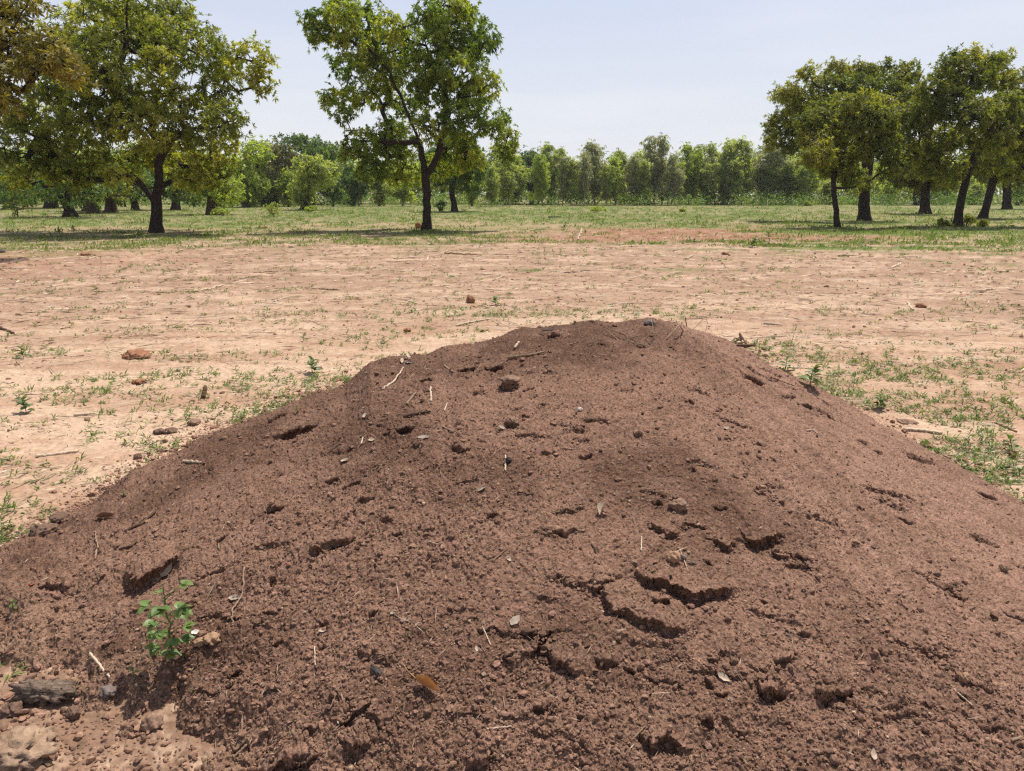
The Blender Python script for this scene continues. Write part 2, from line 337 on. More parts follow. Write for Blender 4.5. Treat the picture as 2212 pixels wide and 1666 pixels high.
def mound_h(x, y, full=False):
    shp = x.shape; x, y = x.ravel().astype(float), y.ravel().astype(float)
    wx = x + 0.012*perlin(x*28, y*28, 401) + 0.004*perlin(x*80, y*80, 403)
    wy = y + 0.012*perlin(x*28, y*28, 402) + 0.004*perlin(x*80, y*80, 404)
    push = np.zeros_like(x)
    h = mound_base(x, y)
    k = crumbliness(x, y)
    h = h + 0.065*np.exp(-(h/0.11)**2)*fbm(x*3.2, y*3.2, 9, 4, 0.6)      # ragged skirt
    h = h + 0.020*fbm(x*1.6, y*1.6, 5, 3) + (0.006+0.006*k)*fbm(x*7, y*7, 6, 4)
    # runs of sifted soil down the right flank
    dx, dy = x-0.85, y-4.4; az = np.arctan2(dx, -dy); rad = np.hypot(dx, dy)
    right = sstep(0.5, 1.3, x)
    h = h + right*0.010*perlin(az*16, rad*0.9, 77) + right*0.004*perlin(az*55, rad*2.0, 78)
    fine = lumps(x, y, 0.0115, 11, 0.9, 1.15)
    med = lumps(x, y, 0.021, 21, 0.55, 1.0)*sstep(-0.45, 0.25, perlin(x*6, y*6, 31)+0.35*k-0.25)
    big = lumps(x, y, 0.045, 41, 0.16, 0.7)*sstep(0.0, 0.4, perlin(x*3, y*3, 32)+0.45*k-0.40)
    h = h + (0.42+0.30*k)*fine + (0.03+0.26*k)*med + k*0.30*big + 0.0030*(0.4+0.6*k)*fbm(x*95, y*95, 8, 2)
    pk = perlin(x*38, y*38, 93) + 0.5*perlin(x*90, y*90, 94)
    h = h - 0.013*(0.25+0.75*k)*sstep(0.62, 1.15, pk)                 # small gaps between crumbs
    for (c, a, b, dp) in PITS_W:
        m = (np.abs(x-c[0]) < a*2.2) & (np.abs(y-c[1]) < b*2.6)
        if not m.any(): continue
        q = np.sqrt(((wx[m]-c[0])/a)**2 + ((wy[m]-c[1])/b)**2)
        h[m] += -dp*sstep(1.15, 0.70, q) + 0.22*dp*np.exp(-((q-1.4)/0.35)**2)
        push[m] += 0.75*b*sstep(0.8, 1.1, q)*sstep(2.1, 1.2, q)*(y[m] > c[1])*sstep(1.15, 0.6, np.abs(x[m]-c[0])/a)
    for (P, hh, wl, wt) in SCARPS_W:
        lo, hi = P.min(0)-0.4, P.max(0)+0.4
        m = (x > lo[0]) & (x < hi[0]) & (y > lo[1]) & (y < hi[1])
        if not m.any(): continue
        px, py = wx[m], wy[m]; best = np.full(px.shape, 9.0); side = np.zeros_like(px); tt = np.zeros_like(px)
        seg = np.linalg.norm(np.diff(P, axis=0), axis=1); cum = np.concatenate([[0], np.cumsum(seg)])
        for i in range(len(P)-1):
            a_, b_ = P[i], P[i+1]; d_ = b_-a_; L2 = max(float(d_@d_), 1e-9)
            t = np.clip(((px-a_[0])*d_[0] + (py-a_[1])*d_[1])/L2, 0, 1)
            qx, qy = px-(a_[0]+t*d_[0]), py-(a_[1]+t*d_[1]); dd = np.hypot(qx, qy)
            nx, ny = -d_[1], d_[0]
            if ny < 0: nx, ny = -nx, -ny
            s_ = np.sign(qx*nx + qy*ny); up = dd < best
            best = np.where(up, dd, best); side = np.where(up, s_, side); tt = np.where(up, (cum[i]+t*seg[i])/cum[-1], tt)
        tap = np.clip(np.sin(np.pi*np.clip(tt, 0.02, 0.98))*1.8, 0, 1)
        sd = best*side + 0.004*perlin(px*130, py*130, 97); up_ = sstep(-0.009, 0.006, sd)
        lip = 0.45*np.exp(-(best/wl)**2)*up_
        tr = -0.65*np.exp(-(best/wt)**2)*(1-up_)
        h[m] += hh*tap*(lip + tr)
        push[m] += 0.75*hh*tap*np.exp(-(best/(0.7*hh+0.014))**2)*sstep(-0.004, 0.006, sd)
    if not full: return h.reshape(shp)
    r = np.hypot(x, y); nx = x - push*x/r + 0.006*perlin(x*45+3*h, h*110+y*9, 95); ny = y - push*y/r + 0.006*perlin(x*45+7, h*110+y*9, 96)
    h = h - 0.12*push
    return nx.reshape(shp), ny.reshape(shp), h.reshape(shp)

def ground_h(x, y):
    r = np.hypot(x, y)
    near = sstep(16, 7, r)
    h = 0.012*fbm(x*0.9, y*0.9, 301, 3)*sstep(60, 12, r)
    h = h + 0.020*perlin(x*0.12, y*1.25, 303)*sstep(55, 20, r)*sstep(3, 8, r) + 0.010*perlin(x*0.5, y*3.5, 304)*sstep(45, 12, r)
    h = h + near*0.009*fbm(x*6, y*6, 305, 4)
    h = h + near*(0.9*lumps(x, y, 0.05, 311, 0.14, 0.5) + 0.8*lumps(x, y, 0.02, 312, 0.22, 0.5))
    ll = sstep(-0.2, -0.8, x)*sstep(2.9, 2.5, y)                # churned earth at the near left foot
    h = h + ll*(0.75*lumps(x, y, 0.028, 313, 0.45, 0.7) + 0.5*lumps(x, y, 0.013, 314, 0.6, 0.7))
    return h

def polar_axis(n=1280, a=-43, b=44):
    fine = np.linspace(R(a), R(b), n)
    return fine
# mound mesh: rows spaced evenly in viewing height so that every clod gets its own faces
ths = np.concatenate([np.linspace(R(-56), R(-42), 30)[:-1], polar_axis(1780, -42, 54), np.linspace(R(54), R(68), 50)[1:]])
rr_ = np.interp(ths, _t, _rr)
rows_f, rows_b = 1120, 110
RR = np.zeros((rows_f+rows_b, len(ths)))
for j, th in enumerate(ths):
    rs = np.linspace(0.75, rr_[j], 500)
    el = np.arctan2(mound_base(rs*np.sin(th), rs*np.cos(th)).clip(-0.1) - CAM_H, rs)
    el = np.maximum.accumulate(el + np.arange(500)*1e-7)
    RR[:rows_f, j] = np.interp(np.linspace(el[0], el[-1], rows_f), el, rs)
    RR[rows_f:, j] = rr_[j] + np.linspace(0, 1, rows_b+1)[1:]**1.4*2.3
MX, MY = RR*np.sin(ths)[None], RR*np.cos(ths)[None]
h1 = mound_h(MX, MY)                                           # closer rows where a clod or crack wall stands steep
step = np.clip(np.abs(np.diff(h1, axis=0))-0.009, 0, 0.05)/0.0022
for ax, m in ((1, 14), (0, 3), (1, 14)):                       # shared smoothly with the neighbours
    pad = [(0, 0), (0, 0)]; pad[ax] = (m+1, m); c_ = np.cumsum(np.pad(step, pad, mode='edge'), axis=ax)
    step = (np.take(c_, np.arange(2*m+1, c_.shape[ax]), ax) - np.take(c_, np.arange(0, c_.shape[ax]-2*m-1), ax))/(2*m+1)
step = 1.0 + np.clip(step, 0, 6)
cum_ = np.concatenate([np.zeros((1, step.shape[1])), np.cumsum(step, axis=0)], 0)
for j in range(RR.shape[1]): RR[:, j] = np.interp(np.linspace(0, cum_[-1, j], RR.shape[0]), cum_[:, j], RR[:, j])
MX, MY = RR*np.sin(ths)[None], RR*np.cos(ths)[None]
MX2, MY2, MZ = mound_h(MX, MY, True); MZ = MZ - 0.006
kk = crumbliness(MX.ravel(), MY.ravel())
t1 = 0.5 + 0.5*fbm(MX.ravel()*1.3, MY.ravel()*1.3, 61, 4); t2 = 0.5 + 0.5*fbm(MX.ravel()*4, MY.ravel()*4, 62, 3)
def lerp(a, b, t): return a + (b-a)*t[:, None]
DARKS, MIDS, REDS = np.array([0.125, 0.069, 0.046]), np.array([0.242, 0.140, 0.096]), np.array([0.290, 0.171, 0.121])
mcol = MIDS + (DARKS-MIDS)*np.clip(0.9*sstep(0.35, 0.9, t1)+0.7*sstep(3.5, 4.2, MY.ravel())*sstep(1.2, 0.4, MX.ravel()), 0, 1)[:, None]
mcol = mcol + (REDS-mcol)*(np.clip(sstep(0.55, 1.6, MX.ravel())*0.8 + 0.4*sstep(0.5, 0.9, t2), 0, 1)*0.85)[:, None]
_hb = mound_base(MX.ravel(), MY.ravel()); _dust = sstep(0.10, 0.0, _hb+0.05*fbm(MX.ravel()*6, MY.ravel()*6, 215, 4, 0.65))*sstep(0.1, -0.5, MX.ravel())*sstep(3.2, 2.6, MY.ravel())
mcol = lerp(mcol, np.array([0.285, 0.175, 0.118]), np.clip(_dust, 0, 1)*0.85)
_az = np.arctan2(MX.ravel()-0.85, -(MY.ravel()-4.4)); _rd = np.hypot(MX.ravel()-0.85, MY.ravel()-4.4)
stk = perlin(_az*20, _rd*0.8, 79) + 0.6*perlin(_az*48, _rd*1.6, 80)
mcol = mcol*(1 + 0.16*(sstep(0.4, 1.1, MX.ravel())*np.clip(stk, -1, 1)))[:, None]
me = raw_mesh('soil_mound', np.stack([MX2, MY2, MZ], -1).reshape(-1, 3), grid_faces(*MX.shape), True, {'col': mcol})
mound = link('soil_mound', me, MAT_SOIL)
tag(mound, 'big heap of dark reddish brown crumbly soil filling the foreground', 'soil heap')

# ------------------------------------------------------------------ ground sheet to the horizon
gth = np.concatenate([np.linspace(R(-180), R(-43), 50)[:-1], polar_axis(), np.linspace(R(44), R(180), 50)[1:]])
ge = np.concatenate([np.linspace(R(-75), R(-52), 20)[:-1], np.linspace(R(-52), R(-1.0), 690), -np.geomspace(R(0.9), R(0.07), 30)])
gr = CAM_H/np.tan(-ge)
GR, GT = np.meshgrid(gr, gth, indexing='ij')
GX, GY = GR*np.sin(GT), GR*np.cos(GT)
gx, gy, g_r = GX.ravel(), GY.ravel(), GR.ravel()
gz = ground_h(gx, gy)
SAND, SAND2, EARTH, REDE = np.array([0.475, 0.338, 0.234]), np.array([0.395, 0.265, 0.180]), np.array([0.335, 0.200, 0.130]), np.array([0.27, 0.130, 0.082])
GREENG, OLIVEG = np.array([0.115, 0.155, 0.038]), np.array([0.205, 0.195, 0.085])
n1 = fbm(gx*0.35, gy*1.1, 201, 5, 0.6); n2 = fbm(gx*0.10, gy*0.28, 202, 4, 0.6); n3 = fbm(gx*1.6, gy*3.0, 203, 6, 0.75)
gcol = lerp(np.repeat(SAND[None], len(gx), 0), SAND2, sstep(-0.2, 0.7, n1))
gcol = lerp(gcol, EARTH, np.clip(0.75*sstep(0.05, 0.75, n3+0.4*n1) + 0.0*gx, 0, 1)*0.75)
gcol = lerp(gcol, np.array([0.30, 0.195, 0.131]), sstep(6.0, 16, g_r)*np.clip(0.84+0.65*n1+0.6*n3, 0, 1)*0.95)      # browner, littered middle distance
n4 = fbm(gx*0.55, gy*5.0, 205, 5, 0.65)                        # old plough lines and drag marks
gcol = lerp(gcol, EARTH*0.85, sstep(5, 9, g_r)*sstep(40, 25, g_r)*sstep(0.10, 0.65, n4)*0.60)
gcol = lerp(gcol, np.array([0.28, 0.215, 0.115]), sstep(23, 38, g_r+5*n1+3*n3)*0.75)
gcol = lerp(gcol, REDE, sstep(14, 17, gy)*sstep(25, 20, gy)*sstep(-6, -14, gx+n2*4)*0.4)
def red_patch(x, y, n):                                          # freshly hoed strip
    return sstep(25.5, 28.5, y+n*1.5)*sstep(40, 36, y+n*2)*sstep(-2.0, 3.5, x+n*3-0.1*(y-30))*sstep(14.5, 10.5, x+n*3)
rp = red_patch(gx, gy, n2)
gcol = lerp(gcol, REDE, rp*np.clip(0.75+0.6*n3, 0, 1))
def green_mask(x, y, n):
    r = np.hypot(x, y)
    g = 0.30*sstep(21, 35, r+n*7)*sstep(42, 36, r+n*4) + 0.85*sstep(43, 50, r+n*9) + 0.12*sstep(30, 36, r)
    g = g + 0.75*sstep(4, 11, x+n*4)*sstep(22, 34, y+n*9)*sstep(50, 40, r)
    return np.clip(g, 0, 1)
gm = green_mask(gx, gy, n2+0.9*n1+0.35*n3)*(1-rp)
gcol = lerp(gcol, OLIVEG, gm*np.clip(0.9+0.5*n3, 0, 1))
gcol = lerp(gcol, GREENG, gm*sstep(-0.15, 0.7, n2+0.6*n1+0.3*n3+0.15*sstep(30, 45, g_r))*0.85)
# a skirt of scattered dark soil round the heap
hb = mound_base(gx, gy); hb = np.where(g_r < 9, hb, -9)
sk = sstep(-0.26, -0.02, hb+0.07*fbm(gx*3, gy*3, 210, 4))*sstep(-0.1, 0.5, fbm(gx*9, gy*9, 211, 4, 0.7)+0.25)
gcol = lerp(gcol, np.array([0.215, 0.130, 0.088]), np.clip(sk, 0, 1)*0.9)
llm = sstep(-0.1, -0.7, gx)*sstep(3.1, 2.4, gy)*sstep(6, 5, g_r)
gcol = lerp(gcol, np.array([0.225, 0.138, 0.092]), np.clip(llm*(0.80+0.9*fbm(gx*5, gy*5, 213, 4, 0.6)), 0, 1))
rgt = sstep(1.9, 2.5, gx)*sstep(8.5, 5.5, gy)*sstep(-0.4, 0.4, fbm(gx*1.5, gy*1.5, 214, 3))
gcol = lerp(gcol, EARTH, np.clip(rgt, 0, 1)*0.7)
me = raw_mesh('ground', np.stack([gx, gy, gz], -1), grid_faces(*GX.shape), True, {'col': gcol})
tag(link('ground', me, MAT_GROUND), 'pale sandy field with red earth and green far edge', 'ground', kind='structure')

def surf_h(x, y):
    x, y = np.atleast_1d(np.asarray(x, float)), np.atleast_1d(np.asarray(y, float))
    g = ground_h(x, y); m = np.where(np.hypot(x, y) < 9, mound_h(x, y)-0.006, -9)
    return np.maximum(g, m)
def spot(u, v):                                                  # point of the surface seen at (u, v)
    d = ray(u, v); t = np.concatenate([np.linspace(1.2, 8, 1800), np.geomspace(8.02, 400, 600)])
    if d[2] >= -1e-4: t = t[:1800]
    x, y, z = d[0]*t, d[1]*t, CAM_H + d[2]*t
    b = np.maximum(np.where(np.hypot(x, y) < 9, mound_base(x, y), -9), 0)
    cand = np.nonzero(z < b + 0.14)[0]
    for c in range(0, len(cand), 200):
        q = cand[c:c+200]; hs = surf_h(x[q], y[q]); hit = np.nonzero(z[q] < hs)[0]
        if len(hit): return np.array([x[q[hit[0]]], y[q[hit[0]]], hs[hit[0]]])
    return gnd(u, v)
def slope_normal(p):
    e = 0.03; a = surf_h([p[0]-e, p[0]+e, p[0], p[0]], [p[1], p[1], p[1]-e, p[1]+e])
    return Vector((-(a[1]-a[0])/(2*e), -(a[3]-a[2])/(2*e), 1)).normalized()

# ------------------------------------------------------------------ loose crumbs (stuff)
_phi = (1+5**0.5)/2
ICO_V = norm(np.array([(-1, _phi, 0), (1, _phi, 0), (-1, -_phi, 0), (1, -_phi, 0), (0, -1, _phi), (0, 1, _phi), (0, -1, -_phi), (0, 1, -_phi), (_phi, 0, -1), (_phi, 0, 1), (-_phi, 0, -1), (-_phi, 0, 1)], float))
ICO_F = np.array([(0, 11, 5), (0, 5, 1), (0, 1, 7), (0, 7, 10), (0, 10, 11), (1, 5, 9), (5, 11, 4), (11, 10, 2), (10, 7, 6), (7, 1, 8), (3, 9, 4), (3, 4, 2), (3, 2, 6), (3, 6, 8), (3, 8, 9), (4, 9, 5), (2, 4, 11), (6, 2, 10), (8, 6, 7), (9, 8, 1)])
def crumb_mesh(name, x, y, z, s, col):
    n = len(x); g = np.random.default_rng(len(x))
    v = ICO_V[None]*(1 + g.uniform(-0.32, 0.32, (n, 12, 1)))*np.stack([g.uniform(0.7, 1.4, n), g.uniform(0.7, 1.4, n), g.uniform(0.5, 0.95, n)], -1)[:, None]
    a = g.uniform(0, 2*np.pi, n); c, sn = np.cos(a)[:, None], np.sin(a)[:, None]
    v = np.stack([v[..., 0]*c - v[..., 1]*sn, v[..., 0]*sn + v[..., 1]*c, v[..., 2]], -1)*s[:, None, None] + np.stack([x, y, z], -1)[:, None]
    f = ICO_F[None] + (np.arange(n)*12)[:, None, None]
    return raw_mesh(name, v.reshape(-1, 3), f.reshape(-1, 3), False, {'col': np.repeat(col, 12, 0)})
g = np.random.default_rng(21)
n = 98000
el_, th_ = g.uniform(R(-50), R(-9), n), g.uniform(R(-36), R(36), n)
ji = np.clip(((g.uniform(0, 1, n))*rows_f).astype(int), 0, rows_f-1); jj = g.integers(40, len(ths)-60, n)
cx, cy = MX[ji, jj]+g.normal(0, 0.003, n), MY[ji, jj]+g.normal(0, 0.003, n)
kk = crumbliness(cx, cy); keep = (g.uniform(0, 1, n) < 0.15+kk*0.75) & (mound_base(cx, cy) > -0.05)
cx, cy = cx[keep], cy[keep]; n = len(cx)
ex_, ey_ = [], []
for (P, hh, wl, wt) in SCARPS_W:                               # crumbs fallen along the cracks
    seg = np.linalg.norm(np.diff(P, axis=0), axis=1).sum(); m = int(seg*420)
    t_ = g.uniform(0, 1, m)*(len(P)-1); i_ = np.minimum(t_.astype(int), len(P)-2); f_ = (t_-i_)[:, None]
    q_ = P[i_]*(1-f_) + P[i_+1]*f_; off = np.abs(g.normal(0, 1, m))*hh*0.55 - 0.006
    rr0 = np.hypot(q_[:, 0], q_[:, 1]); ex_.append(q_[:, 0]*(1-off/rr0)+g.normal(0, .006, m)); ey_.append(q_[:, 1]*(1-off/rr0)+g.normal(0, .006, m))
cx, cy = np.concatenate([cx]+ex_), np.concatenate([cy]+ey_); n = len(cx)
s = 0.0024*(1-g.uniform(0, 1, n))**-0.36; s = np.clip(s, 0.0024, 0.0125)
cz = mound_h(cx, cy) - 0.006 + s*0.35
base = lerp(np.repeat(MIDS[None], n, 0), REDS, g.uniform(0, 1, n))*g.uniform(0.7, 1.25, (n, 1))
pale = g.uniform(0, 1, n) < 0.035; base[pale] = np.array([0.36, 0.26, 0.18])*g.uniform(0.8, 1.3, (pale.sum(), 1)); s[pale] = np.clip(s[pale], 0.003, 0.008)
tag(link('soil_crumbs', crumb_mesh('soil_crumbs', cx, cy, cz, s, base), MAT_SOIL), 'loose crumbs of brown soil strewn over the heap', 'soil crumbs', kind='stuff')
# crumbs and pebbles on the sand round it
n = 80000
r_ = 1.9*np.exp(2.8*g.uniform(0, 1, n)**1.15); th_ = g.uniform(R(-46), R(48), n)
cx, cy = r_*np.sin(th_), r_*np.cos(th_); hb = np.where(r_ < 9, mound_base(cx, cy), -9)
near = sstep(-0.45, -0.02, hb) + 1.6*sstep(-0.2, -0.6, cx)*sstep(3.2, 2.7, cy)
cl = sstep(-0.1, 0.6, fbm(cx*0.8, cy*1.6, 215, 4, 0.6))
# clods rolled out beyond the edge of the heap, thinning outward
k_ = 4200; uu = np.where(g.uniform(0, 1, k_) < 0.75, g.uniform(-60, 760, k_), g.uniform(1620, 2260, k_))
vv = np.interp(uu, [q[0] for q in SIL], [q[1] for q in SIL]) + 7 - g.exponential(np.where(uu < 800, 17, 10))
sp_ = np.array([gnd(a_, b_) for a_, b_ in zip(uu, vv)]); n0 = n
cx, cy = np.concatenate([cx, sp_[:, 0]]), np.concatenate([cy, sp_[:, 1]]); r_ = np.hypot(cx, cy); hb = np.where(r_ < 9, mound_base(cx, cy), -9); n = len(cx)
near = np.concatenate([near, np.full(k_, 1.0)]); cl = np.concatenate([cl, np.ones(k_)])
keep = (hb < 0.02) & (g.uniform(0, 1, n) < 0.12 + 0.45*cl + 0.8*near + 0.15*sstep(8, 16, r_)); cx, cy, near, r_ = cx[keep], cy[keep], near[keep], r_[keep]; n = len(cx)
s = np.clip(0.0030*(1-g.uniform(0, 1, n))**-0.42, 0.003, np.where(r_ < 4.5, 0.013, 0.022))*(0.8+0.4*np.clip(near, 0, 1))*np.interp(r_, [2, 5, 12, 30], [0.9, 1.0, 1.6, 2.4])
s = s*np.where((near > 0.999) & (r_ > 3.4) & (r_ < 8), 0.72, 1.0)
base = lerp(np.repeat(np.array([0.33, 0.205, 0.136])[None], n, 0), MIDS*0.95, np.clip(near*0.95, 0, 1)*g.uniform(0.5, 1, n))*g.uniform(0.65, 1.35, (n, 1))
tag(link('pebbles', crumb_mesh('pebbles', cx, cy, ground_h(cx, cy)+s*0.3, s, base), MAT_GROUND), 'pebbles and earth crumbs scattered over the sand', 'pebbles', kind='stuff')

# ------------------------------------------------------------------ leaves and blades as many small faces
def blades(p, d, L, W, side=None, droop=0.0, g=rng):
    # p base, d direction, L length, W width -> four-cornered leaf faces
    n = len(p); d = norm(d)
    if side is None:
        side = np.cross(d, g.normal(0, 1, (n, 3)))
    side = norm(side); L = np.broadcast_to(L, n)[:, None]; W = np.broadcast_to(W, n)[:, None]
    mid = p + d*L*0.5; tip = p + d*L; tip = tip - np.array([0, 0, 1])*L*droop
    v = np.stack([p, mid+side*W/2, tip, mid-side*W/2], 1)
    return v.reshape(-1, 3), np.arange(4*n).reshape(-1, 4)

# ------------------------------------------------------------------ trees
class Skel:
    def __init__(s): s.p, s.par, s.w = [], [], []
    def add(s, p, par): s.p.append(np.asarray(p, float)); s.par.append(par); s.w.append(0); return len(s.p)-1
def tubes(sk, r_tip, r_base, min_r=0.0, seed=0, flare=True):
    P = np.array(sk.p); par = np.array(sk.par); n = len(P)
    cnt = np.zeros(n); kids = [[] for _ in range(n)]
    for i in range(n):
        if par[i] >= 0: kids[par[i]].append(i)
    for i in range(n-1, -1, -1):
        if not kids[i]: cnt[i] += 1
        if par[i] >= 0: cnt[par[i]] += cnt[i]
    e = math.log(r_base/r_tip)/max(math.log(max(cnt[0], 2)), 1e-6)
    rad = r_tip*cnt**e
    V, Fq, off = [], [], 0
    stack = [(-1, 0)]
    while stack:
        st, nd = stack.pop(); chain = [] if st < 0 else [st]; cur = nd
        while True:
            chain.append(cur)
            if not kids[cur]: break
            ks = sorted(kids[cur], key=lambda k: -cnt[k])
            for k in ks[1:]: stack.append((cur, k))
            cur = ks[0]
        if len(chain) < 2: continue
        pts = P[chain]; rs = rad[chain].copy()
        if st >= 0: rs[0] = min(rs[0], rs[1]*1.25)
        if rs.max() < min_r: continue
        ns = 10 if rs.max() > 0.12 else (6 if rs.max() > 0.03 else 4)
        tan = norm(np.gradient(pts, axis=0)); ref = np.array([0.31, 0.95, 0.05]) if abs(tan[0][2]) > 0.6 else np.array([0.1, 0.2, 0.97])
        a = norm(np.cross(tan, ref)); b = np.cross(tan, a)
        ang = np.arange(ns)*2*np.pi/ns
        rr = np.repeat(rs[:, None], ns, 1)
        if ns == 10:
            rr = rr*(1 + 0.10*np.sin(ang*3+seed)[None] + 0.05*np.sin(ang*5+pts[:, 2:3]*2))
            if st < 0 and flare:
                z = pts[:, 2:3]; rr = rr*(1 + 0.60*np.exp(-np.maximum(z, 0)/0.28)*(1+0.35*np.sin(ang*4+seed)[None]))
        ring = pts[:, None] + (a[:, None]*np.cos(ang)[None, :, None] + b[:, None]*np.sin(ang)[None, :, None])*rr[..., None]
        m = len(pts); idx = off + np.arange(m*ns).reshape(m, ns)
        Fq.append(np.stack([idx[:-1], np.roll(idx, -1, 1)[:-1], np.roll(idx, -1, 1)[1:], idx[1:]], -1).reshape(-1, 4))
        V.append(ring.reshape(-1, 3)); off += m*ns
    return np.concatenate(V), np.concatenate(Fq)

def grow(trunk, lobes, nsite, rbase, rtip=0.012, lw=(0.20, 0.065), nros=3, nleaf=9, seed=1, droop=0.12, spread=0.16, up=0.35, sway=0.5, min_r=0.006, hang=0.0, forks=None):
    """trunk: list of points; lobes: list of (centre, radii). Returns trunk mesh arrays, leaf arrays and leaf random values."""
    g = np.random.default_rng(seed); sk = Skel(); prev = -1
    T = [np.asarray(p, float) for p in trunk]
    for i in range(len(T)-1):
        m = max(2, int(np.linalg.norm(T[i+1]-T[i])/0.25))
        for k in range(m): prev = sk.add(T[i] + (T[i+1]-T[i])*k/m + (g.normal(0, 0.02, 3) if i+k else 0), prev)
    prev = sk.add(T[-1], prev); ntrunk = len(sk.p); first = max(1, int(ntrunk*0.55))
    for fk in (forks or []):                                       # main limbs drawn by hand
        p0 = np.asarray(fk[0], float); P = np.array(sk.p); q = int(np.argmin(np.linalg.norm(P-p0, axis=1)))
        pts = [P[q]] + [np.asarray(z, float) for z in fk[1:]]
        for i in range(len(pts)-1):
            m = max(2, int(np.linalg.norm(pts[i+1]-pts[i])/0.3))
            for k in range(1, m+1): q = sk.add(pts[i] + (pts[i+1]-pts[i])*k/m + g.normal(0, 0.03, 3), q)
    C = np.array([l[0] for l in lobes], float); Rd = np.array([l[1] for l in lobes], float)
    area = (Rd[:, 0]*Rd[:, 2]); num = np.maximum(4, (nsite*area/area.sum()).astype(int))
    order = np.argsort(np.linalg.norm(C - T[-1], axis=1)); tips = []
    LP, LD, LR = [], [], []
    for li in order:
        P = np.array(sk.p); d = np.linalg.norm(P[first:]-C[li], axis=1) + 0.9*np.maximum(P[first:, 2]-C[li][2]+0.3, 0)
        q = first + int(np.argmin(d)); p0 = P[q]; dist = np.linalg.norm(C[li]-p0); m = max(2, int(dist/0.35))
        ctrl = (p0+C[li])/2 + np.array([0, 0, -0.10*dist]) + g.normal(0, 0.12*dist, 3)*sway; cur = q
        ids = [q]
        for k in range(1, m+1):
            t = k/m; cur = sk.add((1-t)**2*p0 + 2*t*(1-t)*ctrl + t*t*C[li] + g.normal(0, 0.04, 3), cur); ids.append(cur)
        lob_nodes = list(ids[max(0, len(ids)//2-1):])
        dirs = norm(g.normal(0, 1, (num[li], 3))); rad = g.uniform(0.30, 1.0, num[li])**0.5
        S = C[li] + dirs*Rd[li]*rad[:, None]; S = S[np.argsort(rad)]
        lr = g.uniform(0.2, 0.8)
        for sp in S:
            A = np.array([sk.p[i] for i in lob_nodes]); dd = np.linalg.norm(A-sp, axis=1); b = lob_nodes[int(np.argmin(dd))]
            p0 = sk.p[b]; L = dd.min(); m = max(1, int(L/0.35)); cur = b
            for k in range(1, m+1):
                t = k/m; cur = sk.add(p0 + (sp-p0)*t + (g.normal(0, 0.05*L, 3) if k < m else 0) - np.array([0, 0, 0.05*L*math.sin(math.pi*t)]), cur)
                lob_nodes.append(cur)
            ax = norm(norm(sp-p0)*0.7 + norm(sp-C[li])*0.7 + np.array([0, 0, up])); sr = lr + g.uniform(-0.25, 0.25)
            for q in range(nros):
                pp = sp + (g.normal(0, spread, 3) if q else 0)
                LP.append(pp); LD.append(norm(ax + g.normal(0, 0.25, 3))); LR.append(sr)
    LP, LD, LR = np.array(LP), np.array(LD), np.array(LR); n = len(LP)
    P = np.repeat(LP, nleaf, 0); A = np.repeat(LD, nleaf, 0); rv = np.repeat(LR, nleaf) + g.uniform(-0.28, 0.28, n*nleaf)
    perp = norm(np.cross(A, g.normal(0, 1, A.shape))); al = g.uniform(R(35), R(105), n*nleaf)[:, None]
    D = A*np.cos(al) + perp*np.sin(al) - np.array([0, 0, hang]) ; side = np.cross(D, A) + 0.3*g.normal(0, 1, A.shape)
    Ls = lw[0]*g.uniform(0.65, 1.2, n*nleaf); v, f = blades(P, D, Ls, lw[1]*g.uniform(0.7, 1.2, n*nleaf), side, droop, g)
    tv, tf = tubes(sk, rtip, rbase, min_r, seed)
    return tv, tf, v, f, np.repeat(np.clip(rv, 0, 1), 4)

def tree(name, base, parts, leafm, barkm, label, group, cat='tree'):
    tv, tf, v, f, rv = parts
    b = np.asarray(base, float)
    t = bpy.data.objects.new(name, None); COL.objects.link(t); t.location = b
    tag(t, label, cat, group)
    link('trunk', raw_mesh('trunk', tv-b, tf, True), barkm, t)
    link('crown', raw_mesh('crown', v-b, f, False, {'rnd': rv}), leafm, t)
    return t

def lobes_from(px, conv, Y, depth, seed):                          # picture-measured clumps -> clumps in space; depth = half depth of the crown
    g = np.random.default_rng(seed); out = []; us = np.array([conv(a, b)[0] for (a, b, *_) in px]); uc, uw = us.mean(), max(np.abs(us-us.mean()).max(), 1)
    for (a, b, ra, rb) in px:
        u, v = conv(a, b); k = conv(1, 0)[0]-conv(0, 0)[0]
        dy = g.uniform(-1, 1)*depth*math.sqrt(max(0.08, 1-((u-uc)/uw)**2))
        c = at(u, v, Y+dy); sc = (Y+dy)/F*k
        out.append((c, np.array([ra*sc, 0.5*(ra+rb)*sc, rb*sc])))
    return out
cvL = lambda a, b: (a*0.3216, b*0.3216)
cvC = lambda a, b: (553+a*0.3216, b*0.3216)
cvR = lambda a, b: (1607+a*0.2735, 86.4+b*0.2735)
def P3(cv, a, b, Y): return at(*cv(a, b), Y)

